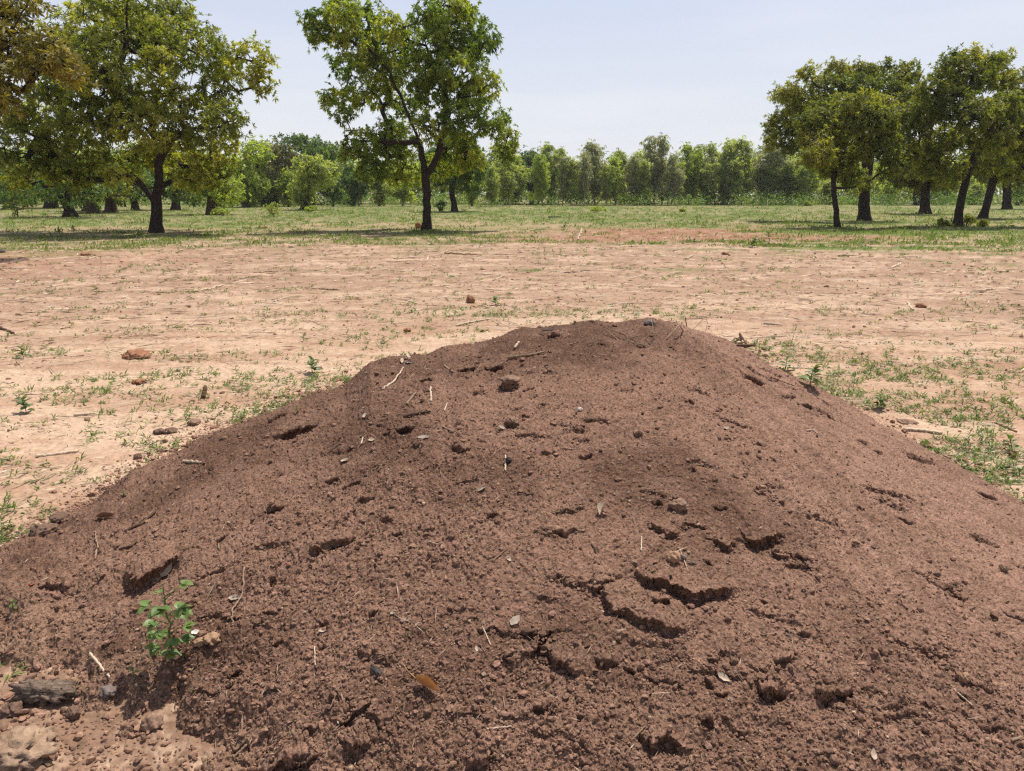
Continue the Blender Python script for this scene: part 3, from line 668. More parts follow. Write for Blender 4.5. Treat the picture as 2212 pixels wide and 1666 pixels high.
# -- the big spreading tree on the left
b1 = gnd(337, 503); Y1 = b1[1]
L1 = [(700, 150, 260, 170), (1000, 120, 240, 140), (850, 20, 260, 90), (1180, 110, 130, 120), (850, 330, 300, 170), (1250, 320, 260, 190), (1480, 420, 140, 130), (1690, 410, 150, 120), (1750, 540, 90, 100),
      (600, 430, 240, 170), (400, 290, 220, 160), (350, 520, 240, 170), (700, 620, 260, 160), (980, 660, 230, 140), (1200, 690, 180, 130), (1480, 620, 150, 130), (1520, 830, 150, 140), (1300, 860, 200, 150),
      (950, 850, 260, 160), (600, 820, 280, 170), (300, 830, 280, 190), (180, 1010, 230, 160), (480, 1060, 250, 150), (820, 1060, 230, 110), (1180, 1070, 210, 120), (1420, 1010, 180, 150), (1340, 1180, 140, 80), (60, 800, 180, 160), (1080, 450, 150, 110), (200, 1190, 200, 80), (520, 1200, 190, 60), (800, 1180, 120, 60), (1190, 1190, 130, 60), (1420, 1180, 150, 90), (1000, 230, 250, 120), (1050, 1000, 130, 100)]
tr1 = [b1-[0, 0, 0.15], P3(cvL, 1050, 1500, Y1), P3(cvL, 1052, 1380, Y1)]
fk1 = [[P3(cvL, 1052, 1385, Y1), P3(cvL, 1065, 1250, Y1), P3(cvL, 1070, 1100, Y1-.2), P3(cvL, 1140, 950, Y1-.4), P3(cvL, 1230, 720, Y1-.5), P3(cvL, 1300, 480, Y1-.6)],
       [P3(cvL, 1050, 1400, Y1), P3(cvL, 980, 1270, Y1), P3(cvL, 880, 1180, Y1+.2), P3(cvL, 740, 1040, Y1-.3), P3(cvL, 560, 960, Y1-.8)],
       [P3(cvL, 1070, 1100, Y1), P3(cvL, 970, 850, Y1+.3), P3(cvL, 920, 580, Y1+.2), P3(cvL, 850, 350, Y1)],
       [P3(cvL, 740, 1040, Y1), P3(cvL, 640, 800, Y1+.8), P3(cvL, 480, 680, Y1+.9)]]
tree('shea_tree', b1, grow(tr1, lobes_from(L1, cvL, Y1, 3.4, 1), 2700, 0.215, nros=3, nleaf=13, seed=11, lw=(0.195, 0.062), forks=fk1), LEAF_SHEA, BARK,
     'large spreading tree with a forked dark trunk and wide olive crown on the left', 'large trees in the field')
# -- the tall tree in the middle
b2 = gnd(922, 498); Y2 = b2[1]
L2 = [(450, 150, 120, 90), (600, 110, 140, 110), (560, 30, 90, 60), (400, 210, 70, 70), (540, 260, 60, 60), (750, 140, 120, 110), (900, 180, 120, 90), (1150, 110, 110, 100), (1290, 50, 140, 100), (1430, 60, 60, 70), (1350, 190, 190, 120),
      (1540, 260, 90, 80), (660, 310, 120, 80), (900, 340, 180, 110), (1150, 310, 170, 120), (1400, 330, 150, 110), (620, 460, 130, 90), (850, 480, 170, 110), (1100, 490, 160, 110), (1350, 480, 190, 120), (1550, 570, 80, 110),
      (480, 640, 70, 60), (610, 660, 120, 80), (820, 650, 140, 70), (590, 770, 70, 50), (1010, 700, 130, 80), (1250, 600, 190, 110), (1480, 680, 90, 110), (1130, 860, 110, 80), (1400, 800, 170, 120), (1590, 860, 100, 80),
      (1690, 930, 70, 90), (1660, 790, 35, 60), (1680, 1040, 50, 50), (900, 880, 140, 80), (700, 950, 130, 70), (630, 1020, 80, 60), (850, 1040, 160, 100), (1000, 990, 110, 90), (770, 1150, 130, 70), (990, 1170, 130, 70), (1340, 980, 140, 110), (1230, 1110, 110, 90), (1430, 1050, 110, 90)]
tr2 = [b2-[0, 0, 0.15], P3(cvC, 1150, 1350, Y2), P3(cvC, 1140, 1180, Y2), P3(cvC, 1110, 1000, Y2), P3(cvC, 1060, 860, Y2), P3(cvC, 1000, 720, Y2)]
fk2 = [[P3(cvC, 1000, 720, Y2), P3(cvC, 940, 600, Y2+.3), P3(cvC, 900, 480, Y2), P3(cvC, 700, 260, Y2-.3), P3(cvC, 620, 120, Y2-.3)],
       [P3(cvC, 1145, 1200, Y2), P3(cvC, 1220, 1050, Y2-.4), P3(cvC, 1265, 850, Y2-.4), P3(cvC, 1270, 640, Y2-.2), P3(cvC, 1230, 300, Y2), P3(cvC, 1280, 80, Y2)],
       [P3(cvC, 1265, 800, Y2-.4), P3(cvC, 1370, 660, Y2-.6), P3(cvC, 1480, 640, Y2-.6)],
       [P3(cvC, 1100, 970, Y2), P3(cvC, 900, 960, Y2-.2), P3(cvC, 700, 950, Y2-.3)]]
tree('tall_tree', b2, grow(tr2, lobes_from(L2, cvC, Y2, 2.4, 2), 2100, 0.175, nros=3, nleaf=12, seed=12, lw=(0.19, 0.060), forks=fk2, droop=0.25, hang=0.25), LEAF_GREEN, BARK,
     'tall middle tree with an uneven bright green crown cut by the top edge', 'large trees in the field')
# -- smaller tree behind it
b = gnd(982, 457); Y = b[1]
tree('curved_tree', b, grow([b-[0, 0, .1], P3(cvC, 1330, 1370, Y), P3(cvC, 1315, 1290, Y), P3(cvC, 1330, 1180, Y)],
     lobes_from([(1340, 1020, 170, 130), (1260, 1190, 120, 90), (1430, 1210, 110, 90), (1400, 1080, 130, 120), (1210, 1080, 110, 90), (1480, 1120, 80, 90)], cvC, Y, 3, 3), 650, 0.27, lw=(0.34, 0.12), nleaf=8, seed=13, rtip=0.02),
     LEAF_DEEP, BARK, 'dark round tree with a curved trunk just behind the tall middle tree', 'trees behind the field')

# -- grove on the right
def gtree(nm, bu, bv, trunk, lobes, depth, nsite, rb, seed, label, mat=None, lw=(0.20, 0.060), bark=None, nleaf=12, **kw):
    b = gnd(bu, bv); Y = b[1]
    return tree(nm, b, grow([b-[0, 0, .12]] + [P3(cvR, p[0], p[1], Y) for p in trunk], lobes_from(lobes, cvR, Y, depth, seed), nsite, rb, seed=seed, lw=lw, nleaf=nleaf, **kw),
                mat or LEAF_GROVE, bark or BARK, label, 'trees of the right grove')
gtree('slim_tree', 1810, 492, [(725, 1300), (705, 1120), (720, 1000), (740, 900)],
      [(700, 540, 150, 90), (900, 520, 150, 90), (540, 640, 120, 90), (560, 780, 130, 110), (750, 690, 180, 100), (950, 650, 160, 100), (1090, 640, 120, 90), (600, 900, 130, 100), (800, 860, 150, 120), (950, 840, 120, 100), (720, 1000, 140, 80), (860, 1080, 110, 70), (1280, 900, 110, 90), (1180, 990, 120, 70), (950, 1130, 60, 45), (1120, 830, 120, 100)],
      1.8, 1250, 0.125, 31, 'slim tree in front of the right grove with a thin straight dark trunk')
gtree('thick_tree', 1868, 477, [(950, 1300), (950, 1150), (985, 950), (980, 780)],
      [(350, 420, 110, 75), (280, 440, 55, 50), (450, 490, 130, 90), (510, 260, 90, 55), (700, 250, 120, 75), (900, 250, 120, 75), (1010, 290, 120, 80), (1110, 195, 50, 35), (1270, 260, 120, 75), (660, 390, 170, 105), (900, 400, 170, 115), (1130, 400, 150, 110),
       (400, 620, 160, 105), (260, 700, 100, 100), (215, 820, 55, 50), (400, 800, 120, 110), (600, 560, 150, 110), (850, 560, 160, 100), (1050, 530, 150, 100), (1250, 500, 150, 120), (1150, 740, 150, 120), (1320, 380, 100, 90)],
      3.0, 1500, 0.31, 32, 'broad flat topped tree with the thickest trunk in the right grove', lw=(0.22, 0.068))
gtree('leaning_tree', 2069, 489, [(1710, 1280), (1760, 1080), (1830, 900), (1890, 780)],
      [(1770, 135, 110, 75), (1950, 160, 110, 55), (2060, 135, 55, 45), (1650, 165, 90, 70), (1600, 300, 130, 90), (1800, 310, 170, 110), (2000, 290, 130, 100), (2130, 360, 120, 100), (1500, 400, 120, 90), (1450, 560, 150, 120), (1650, 520, 180, 130),
       (1850, 600, 170, 130), (2050, 560, 160, 140), (2220, 560, 120, 170), (1360, 690, 110, 100), (1560, 790, 150, 120), (1750, 780, 130, 90), (2000, 790, 150, 110), (2220, 800, 120, 140), (1450, 940, 110, 100), (1600, 1030, 140, 100), (1310, 600, 90, 100), (2330, 480, 140, 200), (2330, 760, 140, 150)],
      2.6, 1800, 0.18, 33, 'tall dense tree with a trunk leaning right at the front of the right grove')
gtree('grove_tree', 1999, 462, [(1435, 1250), (1430, 1130), (1430, 1000)], [(1430, 960, 180, 130), (1270, 1080, 130, 80), (1560, 1090, 140, 90), (1430, 1080, 150, 90), (1350, 900, 120, 100)], 3, 600, 0.36, 34,
      'upright tree between the thick trunk and the leaning trunk in the right grove', lw=(0.32, 0.11), rtip=0.02)
gtree('grove_tree', 1982, 443.5, [(1360, 1250), (1370, 1190), (1375, 1120)], [(1370, 1060, 130, 80), (1300, 1100, 90, 60), (1450, 1100, 90, 60)], 3, 300, 0.5, 35,
      'farthest small dark trunk just left of the upright grove tree', lw=(0.42, 0.15), rtip=0.03)
gtree('slanting_tree', 2123, 472, [(1930, 1250), (1970, 1100), (1980, 980)], [(1950, 930, 180, 120), (2130, 980, 150, 130), (1820, 980, 130, 90), (2250, 900, 150, 130), (2030, 860, 150, 100)], 3, 600, 0.24, 36,
      'slanting trunked tree behind the leaning tree near the right edge', lw=(0.27, 0.09), rtip=0.016)
gtree('grove_tree', 2174, 452, [(2075, 1250), (2075, 1150), (2080, 1050)], [(2080, 1010, 150, 100), (1960, 1060, 120, 70), (2180, 1070, 130, 80), (2300, 1020, 140, 100)], 3.5, 500, 0.42, 37,
      'straight trunked far tree closest to the right edge of the grove', lw=(0.36, 0.13), rtip=0.025)
# off the frame on the right but its boughs close the picture
# -- rusty tree reaching in at the upper left
b = gnd(-330, 548); Y = b[1]
LO = [(-40, 120, 180, 130), (120, 60, 130, 70), (60, 330, 170, 140), (300, 330, 150, 90), (420, 420, 120, 90), (480, 490, 80, 60), (250, 480, 130, 80), (20, 560, 130, 120), (60, 680, 80, 80), (-200, 300, 220, 180), (-220, 600, 200, 180), (-400, 420, 230, 220), (200, 20, 60, 40), (-500, 700, 200, 200), (-700, 500, 250, 250), (-300, 100, 220, 160), (-900, 650, 250, 220), (-650, 250, 250, 200)]
tree('rusty_tree', b, grow([b-[0, 0, .1], P3(cvL, -1000, 1300, Y), P3(cvL, -940, 1000, Y), P3(cvL, -800, 800, Y)], lobes_from(LO, cvL, Y, 1.2, 5), 1000, 0.22, seed=15, nros=3, nleaf=9, lw=(0.20, 0.06)),
     LEAF_RUST, BARK, 'rusty orange leaved branches reaching in at the upper left edge', 'large trees in the field')

# -- trees behind the left tree, each with its own trunk
def btree(nm, bu, bv, top, width, label, mat, seed, rb, bark=BARK_BROWN, bot=None, lean=0.0, nsite=260, group='trees behind the field', lwk=1.0, double=False, ux=0):
    b = gnd(bu, bv); Y = b[1]; sc = Y/F; g = np.random.default_rng(seed)
    bot = bot if bot is not None else bv - 22; H = bv-top; lob = []; n = 11
    for k in range(n):
        fy = g.uniform(0.12, 0.92); wv = math.sin(math.pi*(0.12+0.83*fy))*0.9+0.1
        uu = bu + ux + g.uniform(-1, 1)*width*0.36*wv; vv = top + (bot-top)*fy
        rw = width*g.uniform(0.15, 0.25); rh = min((bot-top)*g.uniform(0.14, 0.22), rw*1.1)
        lob.append((at(uu, max(vv, top+rh), Y+g.uniform(-1, 1)*width*0.3*sc), np.array([rw*sc, rw*sc, rh*sc])))
    tp = at(bu+lean+ux*0.4, bot-(bot-top)*0.25, Y); mid = at(bu+lean*0.3, (bv+bot)/2, Y)
    trk = [b-[0, 0, .1], mid, tp]
    fk = [[mid*0.35+b*0.65, at(bu-14+lean, bot, Y), at(bu-30+lean, bot-(bot-top)*0.4, Y)]] if double else None
    return tree(nm, b, grow(trk, lob, nsite, rb, seed=seed, lw=(0.30*lwk*(Y/65), 0.11*lwk*(Y/65)), rtip=0.02, spread=0.3, min_r=0.012, forks=fk), mat, bark, label, group)
btree('double_trunk_tree', 152, 469, 300, 330, 'dark tree with a double trunk behind the left side of the big spreading tree', LEAF_DEEP, 41, 0.36, BARK, bot=432, nsite=420, double=True, ux=-30)
btree('field_tree', 204, 461, 340, 190, 'tree with a leaning brown trunk right of the double trunk', LEAF_OLIVE, 42, 0.42, bot=430, lean=-14)
btree('field_tree', 241, 459, 350, 170, 'tree with a brown trunk halfway between double trunk and forked trunk', LEAF_DEEP, 43, 0.42, bot=428, lean=-4)
btree('field_tree', 187, 456, 372, 150, 'thin trunked tree squeezed behind the leaning brown trunk', LEAF_LIME, 44, 0.28, bot=425)
btree('field_tree', 293, 454, 360, 160, 'crooked thin tree left of the forked trunk of the big tree', LEAF_DEEP, 45, 0.34, bot=425, lean=-10)
btree('field_tree', 379, 454, 345, 170, 'straight tree just right of the forked trunk of the big tree', LEAF_DEEP, 46, 0.40, bot=424)
btree('flared_tree', 457, 464, 318, 185, 'bright green tree with a short flared trunk right of the big tree', LEAF_LIME, 47, 0.36, bot=432, nsite=380)
btree('field_tree', 103, 449, 345, 170, 'brown trunked tree at far left, left one of a close pair', LEAF_OLIVE, 48, 0.34, bot=420)
btree('field_tree', 119, 450, 365, 120, 'brown trunked tree at far left, right one of a close pair', LEAF_LIME, 49, 0.30, bot=420)
btree('field_tree', 20, 452, 330, 220, 'dark tree closing the left edge behind the rusty branches', LEAF_DEEP, 50, 0.4, bot=430, nsite=350)
btree('drab_tree', 593, 446, 312, 130, 'drab brownish tree with a dark trunk in the gap left of the middle tree', LEAF_BROWN, 51, 0.5, BARK, bot=420, nsite=330)
btree('round_tree', 660, 454, 340, 150, 'round olive tree with a short trunk just left of the middle tree', LEAF_OLIVE, 52, 0.42, BARK, bot=428, nsite=380)
btree('yellow_green_tree', 532, 448, 306, 120, 'yellowish green tree between the big left tree and the drab tree', LEAF_LIME, 53, 0.4, bot=440, nsite=330)
btree('tall_wood_tree', 668, 442.6, 292, 190, 'tallest deep green tree rising behind the round olive tree', LEAF_DEEP, 54, 0.7, bot=400, nsite=380)
btree('wood_tree', 745, 443, 345, 120, 'deep green tree partly hidden behind the left boughs of the middle tree', LEAF_DEEP, 55, 0.5, bot=436)

# -- tree belt at the far edge: a few built, then copied
def variant(kind, seed):
    g = np.random.default_rng(seed)
    if kind == 'gum':                                              # tall thin pale-stemmed
        H = 9.0; lob = []
        stems = [[(0, 0, -.1), (.15, 0, 2.0), (.5, .1, 4.2), (.3, 0, 6.5)]]
        for k in range(34):
            z = 1.7+7.1*(k+g.uniform(0, 1))/34; q = 1.05*math.sin(math.pi*min(1, 0.15+0.85*(1-z/9.2)))+0.2
            lob.append((np.array([0.3+g.normal(0, 0.5)*q, g.normal(0, 0.5)*q, z]), np.array([.42, .42, .60])*g.uniform(.6, 1.3)*(0.65+0.5*q/1.5)))
        fk = [[(.1, 0, 1.2), (-.7, .2, 3.0), (-1.0, .3, 5.5)], [(.05, 0, .4), (.9, -.2, 2.4), (1.3, -.2, 4.6)]]
        return grow(stems[0], lob, 330, 0.10, rtip=0.015, lw=(0.40, 0.10), nros=3, nleaf=6, seed=seed, droop=0.4, hang=0.7, spread=0.25, up=0.1, min_r=0.018, forks=fk)
    if kind == 'bush':
        lob = []
        for k in range(12):
            a = g.uniform(0, 6.28); q = g.uniform(0, 1.7); z = g.uniform(0.8, 4.9)
            lob.append((np.array([q*math.cos(a), q*math.sin(a), z]), np.array([.95, .95, .8])*g.uniform(.7, 1.2)))
        return grow([(0, 0, -.1), (.1, 0, 1.0), (0, 0, 2.2)], lob, 260, 0.14, rtip=0.018, lw=(0.40, 0.15), nros=3, nleaf=7, seed=seed, droop=0.2, hang=0.3, spread=0.28, min_r=0.018, forks=[[(.05, 0, .5), (.8, 0, 2), (1.2, 0, 3.2)], [(.0, 0, .4), (-.7, .1, 2.2), (-1, 0, 3.4)]])
    lob = []
    for k in range(12):                                            # 'shade': rounded crown over a clear trunk
        a = g.uniform(0, 6.28); q = g.uniform(0, 2.6); z = g.uniform(2.6, 7.0)
        lob.append((np.array([q*math.cos(a), q*math.sin(a), z - 0.12*q*q]), np.array([1.3, 1.3, .9])*g.uniform(.7, 1.2)))
    return grow([(0, 0, -.1), (.1, 0, 1.4), (.2, 0, 2.8)], lob, 260, 0.30, rtip=0.025, lw=(0.48, 0.19), nros=3, nleaf=7, seed=seed, droop=0.2, spread=0.35, min_r=0.02)
VAR = {}
def var_mesh(kind, k):
    if (kind, k) not in VAR:
        tv, tf, v, f, rv = variant(kind, 900+k*17+len(kind))
        VAR[(kind, k)] = (raw_mesh('trunk', tv, tf, True), raw_mesh('crown', v, f, False, {'rnd': rv}))
    return VAR[(kind, k)]
def belt(nm, kind, k, u, v, top, wk, label, leafm, bark, seed):
    tm, cm = var_mesh(kind, k); b = gnd(u, v); g = np.random.default_rng(seed)
    Hm = {'gum': 9.0, 'bush': 5.7, 'shade': 7.9}[kind]; hz = (v-top)/F*b[1]/Hm
    t = bpy.data.objects.new(nm, None); COL.objects.link(t); t.location = b; t.rotation_euler = (0, 0, g.uniform(0, 6.28)); t.scale = (hz*wk, hz*wk, hz)
    tag(t, label, 'tree', 'trees of the far belt')
    for part, m, mt in (('trunk', tm, bark), ('crown', cm, leafm)):
        if not m.materials: m.materials.append(mt)
        o = link(part, m, None, t); o.material_slots[0].link = 'OBJECT'; o.material_slots[0].material = mt
BELT = [
 ('gum_tree', 'gum', 0, 1285, 444, 318, 1.44, 'pale stemmed gum tree topped by two airy plumes, right of the middle tree', LEAF_GREY, BARK_PALE),
 ('gum_tree', 'gum', 1, 1262, 445, 335, 1.03, 'gum tree with a bare white stem standing clear under the airy plumes', LEAF_GREY, BARK_PALE),
 ('gum_tree', 'gum', 2, 1411, 443.5, 303, 1.26, 'tallest pointed gum tree of the far belt with leaning pale stems', LEAF_GREY, BARK_PALE),
 ('gum_tree', 'gum', 0, 1368, 444, 346, 1.03, 'small grey gum tree just left of the tallest pointed gum', LEAF_GREY, BARK_PALE),
 ('gum_tree', 'gum', 1, 1442, 444, 338, 1.26, 'thin gum tree just right of the tallest pointed gum', LEAF_GREY, BARK_PALE),
 ('slender_tree', 'gum', 0, 1488, 443, 322, 1.35, 'rounded lime green tree two places right of the tallest gum', LEAF_LIME, BARK_PALE),
 ('gum_tree', 'gum', 2, 1528, 443, 345, 0.92, 'narrow wispy gum tree between the lime tree and the double topped gum', LEAF_GREY, BARK_PALE),
 ('gum_tree', 'gum', 1, 1560, 443, 314, 1.44, 'left half of the double topped olive gum left of the right grove', LEAF_OLIVE, BARK_PALE),
 ('gum_tree', 'gum', 0, 1602, 443, 312, 1.49, 'right half of the double topped olive gum left of the right grove', LEAF_OLIVE, BARK_PALE),
 ('slender_tree', 'gum', 1, 1640, 443, 338, 1.49, 'dense olive tree right of the double topped gum', LEAF_OLIVE, BARK_PALE),
 ('shade_tree', 'shade', 0, 1650, 441, 333, 1.1, 'deep green broad tree behind the dense olive tree near the grove', LEAF_DEEP, BARK_BROWN),
 ('shade_tree', 'shade', 1, 1705, 441, 318, 1.2, 'deep green tree rising at the left edge of the right grove', LEAF_DEEP, BARK_BROWN),
 ('slender_tree', 'gum', 2, 1690, 443, 352, 1.49, 'low olive tree in front at the left edge of the right grove', LEAF_OLIVE, BARK_PALE),
 ('slender_tree', 'gum', 0, 1735, 443.5, 368, 1.62, 'low bright tree seen left of the slim grove trunk', LEAF_LIME, BARK_PALE),
 ('shade_tree', 'shade', 0, 1148, 442, 333, 1.0, 'dark green crown standing above the belt right of the middle tree', LEAF_DEEP, BARK_BROWN),
 ('shade_tree', 'shade', 1, 1185, 441.5, 340, 0.9, 'dark green crown second right of the middle tree', LEAF_DEEP, BARK_BROWN),
 ('slender_tree', 'gum', 1, 1100, 445, 342, 1.49, 'light olive tree touching the right boughs of the middle tree', LEAF_OLIVE, BARK_PALE),
 ('slender_tree', 'gum', 2, 1172, 445, 340, 1.35, 'lime green tree in front of the dark crowns right of the middle tree', LEAF_LIME, BARK_PALE),
 ('gum_tree', 'gum', 2, 1215, 445, 344, 1.03, 'slim gum with a spiky grey top left of the airy plumes', LEAF_GREY, BARK_PALE),
 ('slender_tree', 'gum', 0, 1234, 445, 352, 1.35, 'olive tree filling the gap left of the bare white stem', LEAF_OLIVE, BARK_PALE),
 ('slender_tree', 'gum', 1, 1330, 444, 345, 1.49, 'dense green tree between the airy plumes and the tallest gum', LEAF_LIME, BARK_PALE),
 ('slender_tree', 'gum', 2, 1310, 444.5, 362, 1.22, 'low grey green tree under the right plume', LEAF_OLIVE, BARK_PALE),
 ('slender_tree', 'gum', 0, 1385, 444, 355, 1.35, 'olive tree at the foot of the tallest gum on its left', LEAF_OLIVE, BARK_PALE),
 ('slender_tree', 'gum', 1, 1450, 443.5, 356, 1.35, 'lime tree at the foot of the tallest gum on its right', LEAF_LIME, BARK_PALE),
 ('slender_tree', 'gum', 2, 1530, 443.5, 358, 1.49, 'dark olive tree under the narrow wispy gum', LEAF_OLIVE, BARK_PALE),
 ('slender_tree', 'gum', 0, 1585, 443.5, 352, 1.49, 'thick olive tree under the double topped gum', LEAF_OLIVE, BARK_PALE),
 ('slender_tree', 'gum', 1, 1062, 446, 362, 1.35, 'low olive tree right of the curved trunk behind the middle tree', LEAF_OLIVE, BARK_PALE),
 ('bushy_tree', 'bush', 2, 1020, 446, 388, 1.0, 'low green tree close beside the curved trunk', LEAF_LIME, BARK_BROWN),
 ('bushy_tree', 'bush', 0, 870, 446, 385, 1.1, 'low green tree under the left boughs of the middle tree', LEAF_LIME, BARK_PALE),
 ('bushy_tree', 'bush', 1, 820, 446, 380, 1.1, 'low olive tree second left of the middle trunk', LEAF_OLIVE, BARK_PALE),
 ('bushy_tree', 'bush', 2, 775, 446, 372, 1.1, 'deep green bushy tree third left of the middle trunk', LEAF_DEEP, BARK_PALE),
 ('bushy_tree', 'bush', 0, 720, 447, 375, 1.0, 'bushy tree right of the round olive tree', LEAF_DEEP, BARK_BROWN),
 ('bushy_tree', 'bush', 1, 625, 447, 372, 1.0, 'bushy tree between the drab tree and the round olive tree', LEAF_LIME, BARK_BROWN),
 ('bushy_tree', 'bush', 2, 565, 447, 372, 1.0, 'bushy tree left of the drab tree trunk', LEAF_DEEP, BARK_BROWN),
 ('bushy_tree', 'bush', 0, 500, 447, 378, 1.1, 'bushy tree right of the flared trunk', LEAF_OLIVE, BARK_BROWN),
 ('bushy_tree', 'bush', 1, 420, 447, 385, 1.1, 'bushy tree between the forked trunk and the flared trunk', LEAF_DEEP, BARK_BROWN),
 ('bushy_tree', 'bush', 2, 270, 447, 385, 1.2, 'bushy tree filling the gap left of the forked trunk', LEAF_OLIVE, BARK_BROWN),
 ('bushy_tree', 'bush', 0, 70, 447, 390, 1.3, 'bushy tree behind the dark bush at the left edge', LEAF_OLIVE, BARK_BROWN),
 ('bushy_tree', 'bush', 1, 1790, 443, 392, 1.3, 'low tree seen between the slim trunk and the thick trunk', LEAF_OLIVE, BARK_BROWN),
 ('bushy_tree', 'bush', 2, 1920, 443, 395, 1.3, 'bright low tree right of the thick grove trunk', LEAF_LIME, BARK_BROWN),
 ('bushy_tree', 'bush', 0, 2030, 443, 395, 1.3, 'low tree seen left of the leaning grove trunk', LEAF_DEEP, BARK_BROWN),
 ('bushy_tree', 'bush', 1, 2100, 443, 398, 1.3, 'low tree seen between the leaning and slanting trunks', LEAF_OLIVE, BARK_BROWN),
 ('bushy_tree', 'bush', 2, 2195, 444, 395, 1.3, 'low lime tree closing the view at the right edge', LEAF_LIME, BARK_BROWN),
]
ORD = 'first second third fourth fifth sixth seventh eighth ninth tenth eleventh twelfth thirteenth fourteenth fifteenth sixteenth seventeenth eighteenth'.split()
_br = random.Random(9)
for i in range(18):
    BELT.append(('slender_tree', 'gum', i % 3, 1078+i*40+_br.uniform(-12, 12), _br.uniform(442.2, 443.4), _br.uniform(316, 366), _br.uniform(1.2, 2.1),
                 'thin upright back row tree, %s of eighteen from middle tree towards right grove' % ORD[i], _br.choice([LEAF_OLIVE, LEAF_LIME, LEAF_OLIVE, LEAF_GREY]), BARK_PALE))
for i, (nm, kd, k, u, v, top, wk, lab, lm, bk) in enumerate(BELT): belt(nm, kd, k, u, v, top, wk, lab, lm, bk, 70+i)

# -- the wood behind the belt, one mass, and the undergrowth along its foot
g = np.random.default_rng(77)
def mass(name, n, y0, y1, hfun, lw, mat, label, cat, x0=-150, x1=150, clump=2.4, zmin=0.0):
    m = max(10, int(n/45)); cxs, cys = g.uniform(x0, x1, m), g.uniform(y0, y1, m); ch = hfun(cxs)*np.sqrt(g.uniform(0.05, 1, m))
    P = np.repeat(np.stack([cxs, cys, ch], -1), 45, 0) + g.normal(0, 1, (m*45, 3))*np.array([clump, clump, clump*0.6])*0.5
    P[:, 2] = np.maximum(P[:, 2], zmin); D = norm(g.normal(0, 1, P.shape) + np.array([0, 0, 0.2]))
    v, f = blades(P, D, lw[0]*g.uniform(.7, 1.3, len(P)), lw[1], None, 0.15, g)
    rv = np.clip(np.repeat(np.repeat(g.uniform(0.1, 0.9, m), 45) + g.normal(0, 0.15, m*45), 4), 0, 1)
    return tag(link(name, raw_mesh(name, v, f, False, {'rnd': rv}), mat), label, cat, kind='stuff')
def wood_h(x): return 5.9 + 0.9*perlin(x*0.11, x*0+0.5, 501) + 0.8*perlin(x*0.3, x*0+0.5, 502) + 2.0*sstep(-35, -60, x)
mass('far_wood', 100000, 127, 142, wood_h, (0.75, 0.30), LEAF_OLIVE, 'mass of olive green wood closing the horizon behind the far trees', 'wood', -105, 115, 2.6)
mass('undergrowth', 30000, 108, 122, lambda x: 1.1+0.9*perlin(x*0.5, x*0+.3, 503), (0.42, 0.15), LEAF_DEEP, 'low green undergrowth along the foot of the far trees', 'undergrowth', -120, 120, 1.4, 0.05)

# ------------------------------------------------------------------ shrubs in the field
def shrub(nm, u, v, hpx, wpx, mat, label, seed, group='shrubs in the field', nsite=90):
    b = gnd(u, v); sc = b[1]/F; H, W = hpx*sc, wpx*sc; g = np.random.default_rng(seed); lob = []
    for k in range(9):
        a, q, z = g.uniform(0, 6.28), g.uniform(0, 0.36)*W, g.uniform(0.25, 0.85)*H
        lob.append((b + [q*math.cos(a), q*math.sin(a), z], np.array([W*.2, W*.2, H*.2])*g.uniform(.7, 1.2)))
    ls = max(0.10, 3.4*sc)
    tv, tf, vv, ff, rv = grow([b-[0, 0, .05], b+[0, 0, H*.15], b+[0.02, 0, H*.3]], lob, nsite, 0.02+0.02*H, rtip=0.006, lw=(ls, ls*.42), nros=2, nleaf=6, seed=seed, spread=H*.07, min_r=0.004)
    t = bpy.data.objects.new(nm, None); COL.objects.link(t); t.location = b; tag(t, label, 'shrub', group)
    link('stems', raw_mesh('stems', tv-b, tf, True), BARK_BROWN, t); link('foliage', raw_mesh('foliage', vv-b, ff, False, {'rnd': rv}), mat, t)
for i, a in enumerate([
    ('dark_bush', 39, 470, 44, 70, LEAF_GROVE, 'dark dense bush at the far left edge of the green field'),
    ('shrub', 590, 468, 34, 52, LEAF_OLIVE, 'sprawling yellow green shrub below the drab tree'),
    ('shrub', 672, 459, 14, 34, LEAF_LIME, 'bright lime shrub right of the round tree trunk'),
    ('shrub', 480, 467, 18, 60, LEAF_LIME, 'low wide shrub right of the flared trunk'),
    ('shrub', 950, 457, 22, 32, LEAF_DEEP, 'dark shrub left of the curved trunk behind the middle tree'),
    ('shrub', 1402, 444, 8, 14, LEAF_LIME, 'tiny lime shrub at the foot of the tallest gum'),
    ('shrub', 1850, 443, 10, 22, LEAF_LIME, 'yellow green shrub beyond the thick trunk of the grove'),
    ('shrub', 1745, 445, 10, 24, LEAF_LIME, 'yellow green shrub left of the slim grove trunk in the distance'),
    ('shrub', 2041, 490, 18, 34, LEAF_GROVE, 'dark shrub left of the leaning trunk base'),
    ('shrub', 2088, 488, 22, 34, LEAF_GROVE, 'dark shrub hugging the right side of the leaning trunk'),
    ('shrub', 2122, 490, 16, 36, LEAF_GROVE, 'dark low shrub right of the leaning trunk, second from it'),
    ('shrub', 1290, 459, 12, 40, LEAF_LIME, 'low green shrub in the distant grass below the airy plumes'),
    ('shrub', 1475, 458, 9, 18, LEAF_OLIVE, 'small shrub in the distant grass right of the tallest gum'),
]): shrub(*a, seed=600+i)

